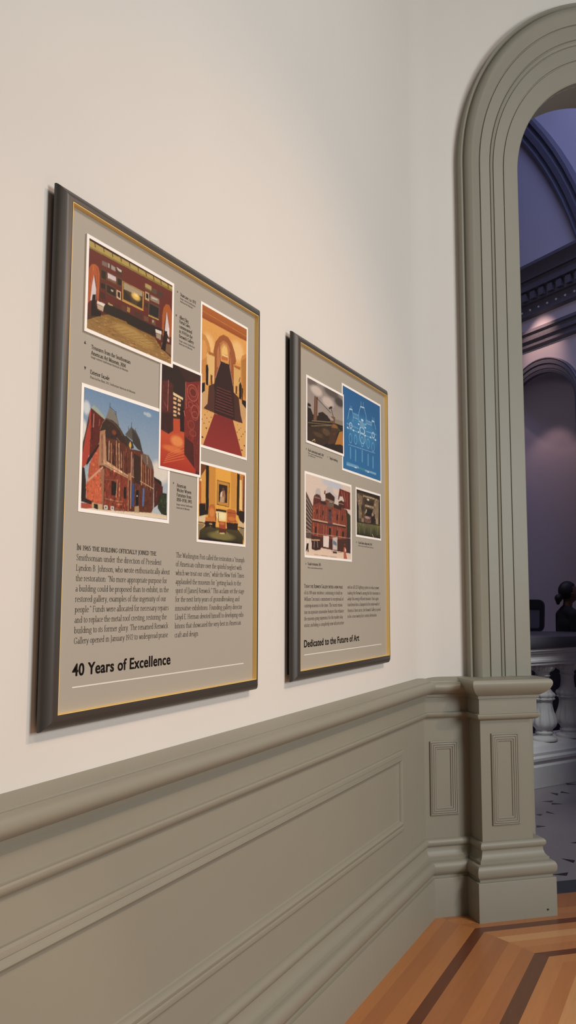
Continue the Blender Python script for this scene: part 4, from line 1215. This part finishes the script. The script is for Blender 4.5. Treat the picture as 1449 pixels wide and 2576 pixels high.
def body1(mb):
    for i, s in enumerate(B1): set_line(mb, s, 1.4000, R1[i], 1.6003-i*0.02312, UB, X_INK, caps=(i == 0), thick=1.25 if i == 0 else 0.95, thin=0.55 if i == 0 else 0.42)
def body2(mb):
    for i, s in enumerate(B2): set_line(mb, s, 1.7818, R2[i], 1.5995-i*0.02330, UB, X_INK)
text_part('body_text', P1, M['ink_soft'], body1); text_part('body_text', P1, M['ink_soft'], body2)
keep(sans('40 Years of Excellence', 1.3982, 1.7640, 1.3225, 0.0275, X_INK, M['ink'], 'heading'), P1)
mb = MB(); mb.box((0.0188, 1.398, 1.2965), (0.0196, 2.1377, 1.2992)); keep(mb.build('rule_line', M['white_ink']), P1)
UC, US = 0.00128, 0.00074
def cap_lines(mb, y, lines):
    for z, txt, y1, big in lines:
        set_line(mb, txt, y, y1, z, UC if big else US, X_INK, thick=1.5 if big else 0.9, thin=0.7 if big else 0.5)
def capA(mb):
    tri(mb, X_INK, 1.4086, 2.0785, 0.0035, True)
    cap_lines(mb, 1.4302, [(2.0700, 'Treasures from the Smithsonian', 1.5745, 1), (2.0560, 'American Art Museum, 2004', 1.5565, 1), (2.0480, 'Image courtesy Smithsonian American Art Museum', 1.5660, 0)])
def capB(mb):
    tri(mb, X_INK, 1.4111, 2.0185, 0.0035, False)
    cap_lines(mb, 1.4288, [(2.0100, 'Exterior fa\u00e7ade', 1.4968, 1), (1.9995, 'Photo by Ron Blunt, 2012, Smithsonian American Art Museum', 1.5960, 0)])
def capD(mb):
    tri(mb, X_INK, 1.7690, 2.3215, 0.0030, 'r')
    cap_lines(mb, 1.7820, [(2.3150, 'Staircase, ca. 1971', 1.8590, 1), (2.3060, 'Image courtesy Smithsonian', 1.8560, 0), (2.2975, 'American Art Museum', 1.8440, 0)])
def capC(mb):
    tri(mb, X_INK, 1.7650, 2.2535, 0.0030, False)
    cap_lines(mb, 1.7800, [(2.2500, 'Albert Paley,', 1.8250, 1), (2.2380, 'Portal Gates,', 1.8330, 1), (2.2245, 'commissioned', 1.8420, 1), (2.2110, 'in 1974 for the', 1.8440, 1), (2.1975, 'Renwick Gallery', 1.8500, 1), (2.1870, 'Image courtesy Smithsonian', 1.8560, 0), (2.1785, 'American Art Museum', 1.8440, 0)])
def capE(mb):
    tri(mb, X_INK, 1.7650, 1.7960, 0.0030, 'r')
    cap_lines(mb, 1.7805, [(1.7880, 'American', 1.8240, 1), (1.7755, 'Wicker Woven', 1.8492, 1), (1.7625, 'Furniture from', 1.8498, 1), (1.7500, '1850\u20131930, 1993', 1.8530, 1), (1.7390, 'Image courtesy Smithsonian', 1.8560, 0), (1.7300, 'American Art Museum', 1.8420, 0)])
for f_ in (capA, capB, capD, capC, capE): text_part('caption', P1, M['ink_soft'], f_)
Q1 = ['Today the Renwick Gallery enters a new phase', 'of its 190-year existence, continuing to build on', 'William Corcoran\u2019s commitment to exceptional art', 'contemporaneous to the times. The recent renova-', 'tion incorporates innovative features that enhance', 'the museum-going experience for the modern-day', 'visitor, including a completely new infrastructure']
S1 = [2.8833, 2.8793, 2.8905, 2.8826, 2.8937, 2.8821, 2.8932]
Q2 = ['and an all-LED lighting system to reduce power,', 'making the Renwick among the first museums to', 'adopt this energy-efficient measure. Once again', 'transformed into a champion for the creative work of', 'America\u2019s finest artists, the Renwick Gallery is proud', 'to be a true twenty-first century destination.']
S2 = [3.2716, 3.2805, 3.2611, 3.2698, 3.2833, 3.2409]
def body3(mb):
    for i, s in enumerate(Q1): set_line(mb, s, 2.5493, S1[i], 1.5268-i*0.02255, UB*0.95, X_INK, caps=(i == 0), thick=1.25 if i == 0 else 0.95, thin=0.55 if i == 0 else 0.42)
def body4(mb):
    for i, s in enumerate(Q2): set_line(mb, s, 2.9290, S2[i], 1.5275-i*0.02270, UB*0.95, X_INK)
text_part('body_text', P2, M['ink_soft'], body3); text_part('body_text', P2, M['ink_soft'], body4)
keep(sans('Dedicated to the Future of Art', 2.5494, 3.0430, 1.3225, 0.0255, X_INK, M['ink'], 'heading'), P2)
mb = MB(); mb.box((0.0188, 2.5495, 1.2950), (0.0196, 3.2890, 1.2978)); keep(mb.build('rule_line', M['white_ink']), P2)
def capF(mb):
    tri(mb, X_INK, 2.566, 2.0185, 0.0030, True); cap_lines(mb, 2.581, [(2.0120, 'Roof construction work, 2014', 2.712, 1), (2.0030, 'Photo courtesy Smithsonian American', 2.700, 0), (1.9950, 'Art Museum', 2.640, 0)])
def capG(mb):
    tri(mb, X_INK, 2.748, 2.0165, 0.0030, 'r'); cap_lines(mb, 2.7655, [(2.0110, 'Digital rendering', 2.8391, 1)])
def capH(mb):
    tri(mb, X_INK, 2.562, 1.6110, 0.0030, True); cap_lines(mb, 2.5776, [(1.6070, 'Fa\u00e7ade restoration, 2015', 2.6862, 1), (1.5950, 'Photo courtesy Smithsonian Museum', 2.700, 0)])
def capI(mb):
    tri(mb, X_INK, 3.022, 1.7140, 0.0030, True); cap_lines(mb, 3.0411, [(1.7085, 'Grand Salon ceiling work, 2014', 3.190, 1), (1.6980, 'Photo courtesy Smithsonian American', 3.2066, 0)])
for f_ in (capF, capG, capH, capI): text_part('caption', P2, M['ink_soft'], f_)

# the panels hang a finger's width off the wall on their mounting boards
for P_, yc_ in ((P1, 1.7520), (P2, 2.8979)):
    P_.location = (0.012, yc_, 1.2151); P_.scale = (0.9904, 0.9904, 0.9904)

# ------------------------------------------------------------------ the hall beyond the arch
PW = Vector((-0.54, 10.85, 0)); UW = Vector((-0.815, 0.58, 0)).normalized(); NW = Vector((-0.58, -0.815, 0)).normalized()
def hw(u, h, z): return PW + UW*u + NW*h + Vector((0, 0, z))
NU, NZ, NA, NB = 0.06, 3.97, 0.58, 0.44            # the niche
def niche_outline(n=24):
    pts = [(NU-NA, 0.95), (NU-NA, NZ)]
    for k in range(1, n):
        a = math.pi*k/n; pts.append((NU-NA*math.cos(a), NZ+NB*math.sin(a)))
    pts += [(NU+NA, NZ), (NU+NA, 0.95)]
    return pts
hole = niche_outline()
mb = MB()
# wall face as columns around the niche
U0, U1 = -6.6, 6.5
mb.poly([hw(U0,0,-.02), hw(NU-NA,0,-.02), hw(NU-NA,0,HW), hw(U0,0,HW)]); mb.poly([hw(NU+NA,0,-.02), hw(U1,0,-.02), hw(U1,0,HW), hw(NU+NA,0,HW)])
mb.poly([hw(NU-NA,0,-.02), hw(NU+NA,0,-.02), hw(NU+NA,0,0.95), hw(NU-NA,0,0.95)])
arcp = hole[1:-1]
for (a, za), (b, zb) in zip(arcp[:-1], arcp[1:]): mb.poly([hw(a,0,za), hw(b,0,zb), hw(b,0,HW), hw(a,0,HW)])
struct(mb.build('wall_right', M['hall']), 'tall blue-lit hall wall with cornice and niche')
# concave niche back
mb = MB(); rows = []
D_N = 0.40
for i in range(25):
    th = math.pi*i/24; u = NU - NA*math.cos(th); hd = -D_N*math.sin(th)
    r = [hw(u, hd, 0.95), hw(u, hd, NZ)]
    for k in range(1, 9):
        f = math.pi/2*k/8
        r.append(hw(NU-NA*math.cos(th)*math.cos(f), hd*math.cos(f), NZ+NB*math.sin(f)))
    rows.append(r)
mb.grid(rows)
mb.poly([hw(NU-NA*math.cos(math.pi*i/24), -D_N*math.sin(math.pi*i/24), 0.95) for i in range(25)])
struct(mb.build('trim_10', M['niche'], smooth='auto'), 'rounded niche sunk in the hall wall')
# moulded arch round the niche
mb = MB(); rows = []
for k, h in ((1.0,0.0),(1.0,0.05),(0.93,0.06),(0.86,0.045),(0.84,0.06),(0.6,0.065),(0.57,0.045),(0.5,0.055),(0.28,0.055),(0.25,0.04),(0.2,0.06),(0.02,0.05),(0.0,0.0)):
    a = NA + k*0.10; b = NB + k*0.205
    r = [hw(NU-a, h, 0.0)]
    for i in range(33):
        th = math.pi - math.pi*i/32; r.append(hw(NU+a*math.cos(th), h, NZ+b*math.sin(th)))
    r.append(hw(NU+a, h, 0.0)); rows.append(r)
mb.grid(rows); struct(mb.build('trim_11', M['halldark'], smooth='auto'), 'moulded arch round the hall niche')
def hall_run(name, prof, label, m_=None):
    mb = MB(); mb.grid([[hw(U0, h, z) for h, z in prof], [hw(U1, h, z) for h, z in prof]])
    return struct(mb.build(name, m_ or M['halldark'], smooth='auto'), label)
hall_run('trim_12', [(0,5.83),(0.30,5.83),(0.30,5.79),(0.27,5.76),(0.22,5.70),(0.21,5.66),(0.17,5.66),(0.17,5.54),(0.10,5.53),(0.09,5.40),(0.05,5.39),(0.05,5.25),(0.02,5.235),(0.0,5.22)], 'deep hall cornice')
hall_run('trim_13', [(0,5.055),(0.07,5.045),(0.08,5.00),(0.05,4.985),(0.05,4.95),(0.065,4.94),(0.065,4.90),(0.03,4.885),(0.03,4.86),(0.045,4.85),(0.045,4.82),(0.015,4.80),(0,4.79)], 'stepped string course below the hall frieze')
mb = MB()
for k in range(84):
    u = U0+0.1+0.155*k; mb.box((u, 0.05, 5.42), (u+0.085, 0.15, 5.52), hw)
dn = struct(mb.build('trim_14', M['halldark']), 'dentil row of the hall cornice')
dn.parent = None
mb = MB()
for k in range(84):
    u = U0+0.1+0.155*k+0.028
    rows = []
    for i in range(6):
        f = math.pi*i/5; rows.append([hw(u+0.017*math.sin(f)*math.cos(a), 0.052+0.017*math.sin(f)*math.sin(a), 5.315+0.017*math.cos(f)) for a in np.linspace(0, 2*math.pi, 9)[:-1]])
    mb.grid(rows, close_c=True)
struct(mb.build('trim_15', M['bead'], smooth=True), 'row of small pale beads on the cornice')
# great moulded wall arch
def fit(P):
    P = np.array(P); A = np.c_[2*P, np.ones(len(P))]; s = np.linalg.lstsq(A, (P**2).sum(1), rcond=None)[0]
    return s[0], s[1], math.sqrt(s[2]+s[0]**2+s[1]**2)
cu_, cz_, RL = fit([(0.312,7.813),(0.047,7.425),(-0.251,6.924),(-0.46,6.509),(-0.556,6.244)])
RU = float(np.mean([math.hypot(a-cu_, b-cz_) for a, b in [(0.128,8.016),(-0.126,7.719),(-0.347,7.398),(-0.625,6.924)]]))
mb = MB(); rows = []
for k, h in ((0,0.0),(0,0.09),(0.1,0.10),(0.14,0.06),(0.3,0.07),(0.34,0.11),(0.6,0.12),(0.64,0.07),(0.8,0.08),(0.84,0.13),(1.0,0.13),(1.0,0.0)):
    R = RL+(RU-RL)*k; r = []
    for i in range(61):
        th = math.pi*(i/60); r.append(hw(cu_+R*math.cos(th), h, max(5.83, cz_+R*math.sin(th))))
    rows.append(r)
mb.grid(rows); struct(mb.build('trim_16', M['halldark'], smooth='auto'), 'great dark moulded arch high on the hall wall')
# remaining hall shell
mb = MB()
e_ = hw(U1, 0, 0)
a_, b_ = ch(-5, -THICK, 0), ch(5.6, -THICK, 0)
mb.grid([[a_, a_+Vector((0,0,HW))], [e_+Vector((-5,-1,0)), e_+Vector((-5,-1,HW))], [e_, e_+Vector((0,0,HW))]])
struct(mb.build('wall_far', M['hall']), 'far plaster wall of the hall')
mb = MB(); mb.grid([[ch(-5, -THICK, 0), ch(-5, -THICK, HW)], [ch(sL, -THICK, 0), ch(sL, -THICK, HW)]])
struct(mb.build('wall_hall', M['hall']), 'hall side of the room wall')
mb = MB(); mb.poly([ch(-5.3, 0, HW), ch(6, 0, HW), ch(6, -18, HW), ch(-5.3, -18, HW)])
struct(mb.build('ceiling', M['hall']), 'high hall ceiling')
if HALL_SPOTS:
    q = hw(0.06, 0.42, 5.6)
    lamp('hall_spot', 'SPOT', hw(0.02, 0.55, 5.45), hw(0.05, 0.0, 4.75), 40, (1.0, 0.62, 0.52), spot_size=math.radians(58), spot_blend=0.9, shadow_soft_size=0.03)
    lamp('hall_spot', 'SPOT', hw(0.17, 0.0, 4.18), hw(0.18, -0.25, 3.0), 11, (1.0, 0.60, 0.58), spot_size=math.radians(66), spot_blend=0.6, shadow_soft_size=0.04)

# ------------------------------------------------------------------ balustrade, counter, chair, person
OB = Vector((-0.011, 6.742, 0)); EB = Vector((0.23, 0.403, 0)).normalized(); NB_ = Vector((EB.y, -EB.x, 0))
def bf(e, m_, z): return OB + EB*e + NB_*m_ + Vector((0, 0, z))
root = empty('balustrade', bf(0.3, -0.1, 0)); tag(root, 'pale carved stone balustrade on the marble hall floor beyond the arch', 'balustrade')
def bal_run(name, prof, e0, e1, m_):
    mb = MB(); mb.grid([[bf(e0, h, z) for h, z in prof], [bf(e1, h, z) for h, z in prof]]); 
    mb.poly([bf(e0, h, z) for h, z in prof]); mb.poly([bf(e1, h, z) for h, z in prof])
    return keep(mb.build(name, m_, smooth='auto'), root)
bal_run('plinth', [(-0.42,0.0),(0,0.0),(0,0.16),(-0.012,0.175),(-0.012,0.195),(0.0,0.205),(0.0,0.225),(-0.02,0.24),(-0.02,0.262),(-0.035,0.275),(-0.045,0.30),(-0.06,0.315),(-0.10,0.325),(-0.42,0.325)], -1.6, 1.5, M['stone'])
bal_run('entablature', [(-0.30,0.945),(-0.045,0.945),(-0.045,0.965),(-0.035,0.97),(-0.035,0.985),(-0.05,0.99),(-0.05,1.035),(-0.03,1.042),(-0.03,1.055),(-0.015,1.06),(-0.015,1.080),(-0.30,1.080)], -1.6, 1.5, M['stone'])
bal_run('handrail', [(-0.33,1.080),(-0.005,1.080),(0.0,1.090),(0.005,1.110),(0.004,1.140),(-0.006,1.155),(-0.012,1.168),(-0.04,1.176),(-0.30,1.176),(-0.33,1.16)], -1.6, 1.5, M['cap'])
BALP = [(0.325,0.115),(0.345,0.115),(0.350,0.095),(0.360,0.075),(0.372,0.072),(0.378,0.080),(0.390,0.083),(0.398,0.074),(0.415,0.078),(0.44,0.108),(0.465,0.120),(0.49,0.121),(0.52,0.112),(0.56,0.094),(0.60,0.082),(0.63,0.080),(0.645,0.084),(0.652,0.098),(0.660,0.110),(0.668,0.098),(0.676,0.106),(0.690,0.112),(0.705,0.104),(0.715,0.086),(0.74,0.066),(0.78,0.060),(0.82,0.058),(0.840,0.062),(0.846,0.074),(0.852,0.062),(0.872,0.066),(0.880,0.078),(0.890,0.100),(0.905,0.113),(0.920,0.116),(0.930,0.106),(0.934,0.115),(0.947,0.115)]
def baluster(e):
    mb = MB(); rows = []
    n = 48
    prof = []
    for (z, r), (z2, r2) in zip(BALP[:-1], BALP[1:]):
        prof.append((z, r)); prof.append(((z+z2)/2, (r+r2)/2))
    prof.append(BALP[-1])
    for z, r in prof:
        amp = 0.0
        if 0.42 < z < 0.60: amp = 0.17*math.sin(math.pi*(z-0.42)/0.18)
        if 0.885 < z < 0.932: amp = 0.20
        if 0.655 < z < 0.712: amp = 0.12
        row = []
        for j in range(n):
            a = 2*math.pi*j/n
            rr = 0.90*r*(1-amp*abs(math.sin(6*a))**0.7)
            row.append(bf(e+rr*math.cos(a), -0.16+rr*math.sin(a), z))
        rows.append(row)
    mb.grid(rows, close_c=True)
    return keep(mb.build('baluster', M['stone'], smooth=True), root)
for e in (-1.262, -0.952, -0.642, -0.332, -0.022, 0.288, 0.598, 0.908, 1.218): baluster(e)
mb = MB(); rows = []
CTR = Vector((-0.11, 8.50, 0))
def deskp(a, r, z): return CTR + Vector((r*math.cos(a), r*math.sin(a), z))
prof = [(0.38,0.0),(0.38,1.04),(0.40,1.07),(0.43,1.10),(0.43,1.135),(0.20,1.14),(0.0,1.14)]
n = 40
for r, z in prof: rows.append([deskp(2*math.pi*j/n, r*1.0, z) for j in range(n)])
mb.grid(rows, close_c=True)
dk = empty('reception_desk', CTR); tag(dk, 'dark rounded desk behind the stone balustrade in front of the standing person', 'desk')
body = MB(); body.grid(rows[:3], close_c=True); keep(body.build('desk_body', M['desk'], smooth='auto'), dk)
top = MB(); top.grid(rows[2:], close_c=True); keep(top.build('desk_top', M['cap'], smooth='auto'), dk)


def limbs_mesh(pts, edges, rad, root, sub=0):
    """one closed tapered limb per bone, overlapping at the joints; the remesh below melts them into one surface"""
    bm = bmesh.new()
    for a, b in edges:
        pa, pb = Vector(pts[a]), Vector(pts[b])
        ra, rb = [r if isinstance(r, tuple) else (r, r) for r in (rad[a], rad[b])]
        d = (pb-pa); L = d.length; d = d/L
        y = Vector((0, 1, 0)); y = (y - d*y.dot(d)); y = y.normalized() if y.length > 1e-3 else d.orthogonal().normalized()
        x = y.cross(d)
        n = 20; ring = []
        def put(c, rx, ry): return [bm.verts.new(c + y*rx*math.cos(2*math.pi*j/n) + x*ry*math.sin(2*math.pi*j/n)) for j in range(n)]
        st = []
        for k in range(5, 0, -1): f = math.pi/2*k/5.5; st.append((pa - d*min(ra)*math.sin(f), ra[0]*math.cos(f), ra[1]*math.cos(f)))
        for k in range(7): f = k/6; st.append((pa+(pb-pa)*f, ra[0]+(rb[0]-ra[0])*f, ra[1]+(rb[1]-ra[1])*f))
        for k in range(1, 6): f = math.pi/2*k/5.5; st.append((pb + d*min(rb)*math.sin(f), rb[0]*math.cos(f), rb[1]*math.cos(f)))
        rings = [put(*q) for q in st]
        for r1, r2 in zip(rings[:-1], rings[1:]):
            for j in range(n): bm.faces.new((r1[j], r1[(j+1) % n], r2[(j+1) % n], r2[j]))
        bm.faces.new(rings[0][::-1]); bm.faces.new(rings[-1])
    bmesh.ops.recalc_face_normals(bm, faces=bm.faces)
    me = bpy.data.meshes.new('tmp'); bm.to_mesh(me); bm.free()
    return me
def join_remesh(meshes, voxel):
    bm = bmesh.new()
    for q in meshes: bm.from_mesh(q)
    me = bpy.data.meshes.new('tmp'); bm.to_mesh(me); bm.free()
    ob = bpy.data.objects.new('tmp', me); COL.objects.link(ob)
    md = ob.modifiers.new('r', 'REMESH'); md.mode = 'VOXEL'; md.voxel_size = voxel; md.use_smooth_shade = True
    sm = ob.modifiers.new('k', 'SMOOTH'); sm.factor = 0.4; sm.iterations = 3
    dg = bpy.context.evaluated_depsgraph_get(); r = bpy.data.meshes.new_from_object(ob.evaluated_get(dg))
    bpy.data.objects.remove(ob)
    r.polygons.foreach_set('use_smooth', [True]*len(r.polygons))
    return r
def ellipsoid(c, rx, ry, rz, fn=None, nu=40, nv=28):
    me = bpy.data.meshes.new('tmp'); bm = bmesh.new()
    bmesh.ops.create_uvsphere(bm, u_segments=nu, v_segments=nv, radius=1.0)
    for v in bm.verts:
        d = v.co.copy(); p = Vector((d.x*rx, d.y*ry, d.z*rz))
        if fn: p = fn(d, p)
        v.co = p + Vector(c)
    bm.to_mesh(me); bm.free(); return me
def gauss(d, c, s): return math.exp(-((d-Vector(c).normalized()).length/s)**2)
def head_fn(d, p):
    p = p.copy()
    if d.z < 0: p.x *= 1-0.10*(-d.z); p.y *= 1-0.28*(-d.z)**1.4          # jaw narrows
    if d.x > 0:
        p.x *= 0.96
        p += Vector((1, 0, -.15))*0.024*gauss(d, (1, 0, -.14), .17)          # nose
        p += Vector((1, 0, 0))*0.010*gauss(d, (1, 0, .10), .12)
        p += Vector((1, 0, 0))*0.009*gauss(d, (1, 0, -.48), .16)             # lips
        p += Vector((1, 0, 0))*0.012*gauss(d, (1, 0, -.85), .22)             # chin
        for sy in (-1, 1):
            p -= Vector((1, 0, 0))*0.010*gauss(d, (.9, .34*sy, .05), .15)    # eye sockets
            p += Vector((1, 0, 0))*0.005*gauss(d, (.9, .33*sy, .05), .06)    # lids
            p += Vector((.6, .6*sy, 0))*0.006*gauss(d, (.75, .6*sy, -.2), .25)  # cheeks
    for sy in (-1, 1):
        p += Vector((0, sy, 0))*0.018*gauss(d, (-.12, sy, -.05), .20)        # ears
    return p
def make_person(loc, rz, size=0.972):
    root = empty('person', loc, rz)
    tag(root, 'person with dark hair in a bun, dressed in black, standing behind the dark desk', 'person')
    root.scale = (size, size, size)
    pts = [(0,0,.93),(0,0,1.08),(.005,0,1.24),(-.012,0,1.375),(0,0,1.44),(.012,0,1.50)]; rad = [(.135,.10),(.115,.088),(.13,.10),(.062,.06),(.05,.05),(.05,.05)]
    ed = [(0,1),(1,2),(2,3),(3,4),(4,5)]
    fing = []
    for sy in (-1, 1):
        b = len(pts)
        pts += [(.0,.142*sy,1.335),(.0,.175*sy,1.08),(.14,.185*sy,.985),(.195,.18*sy,.975)]; rad += [.050,.040,.027,(.036,.018)]
        ed += [(3,b),(b,b+1),(b+1,b+2),(b+2,b+3)]
        for k, (dy, ln) in enumerate(((-.028,.062),(-.010,.074),(.010,.070),(.027,.054))):
            f = len(pts); y = .18*sy+dy
            pts += [(.225,y,.975),(.225+ln*.55,y+dy*.1,.972),(.225+ln,y+dy*.15,.955)]; rad += [.0095,.009,.008]
            ed += [(b+3,f),(f,f+1),(f+1,f+2)]
        f = len(pts); pts += [(.185,.18*sy-.036*sy,.968),(.225,.18*sy-.052*sy,.960)]; rad += [.011,.009]; ed += [(b+3,f),(f,f+1)]
        h = len(pts)
        pts += [(0,.088*sy,.86),(.012,.095*sy,.49),(-.02,.098*sy,.10),(.02,.10*sy,.045),(.13,.115*sy,.035)]; rad += [.092,.062,.042,.042,(.04,.028)]
        ed += [(0,h),(h,h+1),(h+1,h+2),(h+2,h+3),(h+3,h+4)]
    base = limbs_mesh(pts, ed, rad, 0)
    head = ellipsoid((.025,0,1.575), .098, .076, .115, head_fn)
    body = link('body', join_remesh([base, head], 0.008), M['skin'], root)
    # clothing: dark jacket and trousers over the same joints
    jp = [(0,0,.86),(0,0,1.08),(.005,0,1.24),(-.012,0,1.375)]; jr = [(.155,.12),(.130,.102),(.147,.115),(.080,.078)]; je = [(0,1),(1,2),(2,3)]
    for sy in (-1, 1):
        b = len(jp); jp += [(.0,.144*sy,1.335),(.0,.177*sy,1.08),(.125,.187*sy,.993)]; jr += [.060,.048,.038]; je += [(3,b),(b,b+1),(b+1,b+2)]
    jk = link('jacket', join_remesh([limbs_mesh(jp, je, jr, 0)], 0.010), M['black'], root)
    tp = [(0,0,.93)]; tr = [(.145,.115)]; te = []
    for sy in (-1, 1):
        b = len(tp); tp += [(0,.088*sy,.86),(.012,.095*sy,.49),(-.02,.098*sy,.12)]; tr += [.105,.080,.066]; te += [(0,b),(b,b+1),(b+1,b+2)]
    link('trousers', join_remesh([limbs_mesh(tp, te, tr, 0)], 0.010), M['black'], root)
    def cap_fn(d, p):
        p = p.copy()
        if d.x > .25 and d.z < .62: p *= 0.80                                   # leaves the face free
        return p + Vector((-.012, 0, .012))
    bun = ellipsoid((-.105, 0, 1.520), .040, .042, .046); tuft = ellipsoid((-.112, 0, 1.478), .020, .026, .030)
    link('hair', join_remesh([ellipsoid((.018,0,1.590), .104, .086, .108, cap_fn), bun, tuft], 0.006), M['hair'], root)
    return root
make_person((-0.105, 9.15, 0.0), math.radians(38))

# drafting chair, seen from behind: its rounded back shows over the balustrade
def make_chair(loc, rz):
    root = empty('drafting_chair', loc, rz)
    tag(root, 'tall black chair whose rounded grey-panelled back shows above the dark handrail', 'chair')
    def rr(w_, h_, r, n=6):
        pts = []
        for cx, cz, a0 in ((w_/2-r, h_/2-r, 0), (-w_/2+r, h_/2-r, 90), (-w_/2+r, -h_/2+r, 180), (w_/2-r, -h_/2+r, 270)):
            for k in range(n+1):
                a = math.radians(a0+90*k/n); pts.append((cx+r*math.cos(a), cz+r*math.sin(a)))
        return pts
    zc = 1.275
    outer = rr(.36, .37, .075); inner = rr(.27, .23, .03)
    mb = MB()
    def bend(y, z, x): return Vector((x - 0.35*y*y + 0.10*(z), y, zc+z))
    for (A_, B_) in ((outer, inner),):
        rows = [[bend(y, z, -.02) for y, z in A_], [bend(y, z, .02) for y, z in A_], [bend(y, z-.03, .02) for y, z in B_], [bend(y, z-.03, -.02) for y, z in B_]]
        mb.grid(rows, close_r=True, close_c=True)
    mb.build('backrest_frame', M['chairframe'], root)
    mb = MB(); mb.poly([bend(y, z-.03, .004) for y, z in inner]); mb.poly([bend(y, z-.03, -.004) for y, z in inner]); p_ = mb.build('backrest_panel', M['chairfab'], root); p_['label'] = 'grey mesh panel'
    mb = MB(); rows = [[Vector((.22+.22*math.cos(a)*k, .22*math.sin(a)*k, z)) for a in np.linspace(0, 2*math.pi, 33)[:-1]] for k, z in ((0.02, .76), (.9, .76), (1, .78), (1, .81), (.9, .835), (0.02, .84))]
    mb.grid(rows, close_c=True); mb.build('seat', M['chairfab'], root, smooth='auto')
    def tube(mb, a, b, r):
        a, b = Vector(a), Vector(b); d = (b-a).normalized(); x = d.orthogonal().normalized(); y = d.cross(x)
        mb.grid([[q + (x*math.cos(t)+y*math.sin(t))*r for t in np.linspace(0, 2*math.pi, 13)[:-1]] for q in (a, b)], close_c=True)
    mb = MB(); tube(mb, (.10, 0, .79), (-.02, 0, .80), .018); tube(mb, (-.02, 0, .80), (-.02, 0, 1.15), .018); mb.build('back_bracket', M['chairframe'], root)
    mb = MB(); tube(mb, (.22, 0, .10), (.22, 0, .77), .028); mb.build('post', M['chairframe'], root)
    for k in range(5):
        a = 2*math.pi*k/5; e = (.22+.30*math.cos(a), .30*math.sin(a), .055)
        mb = MB(); tube(mb, (.22, 0, .12), e, .018); tube(mb, (e[0], e[1], 0.0), (e[0], e[1], .06), .022); mb.build('leg', M['chairframe'], root)
    return root
make_chair((-0.625, 9.78, 0.0), math.radians(75))
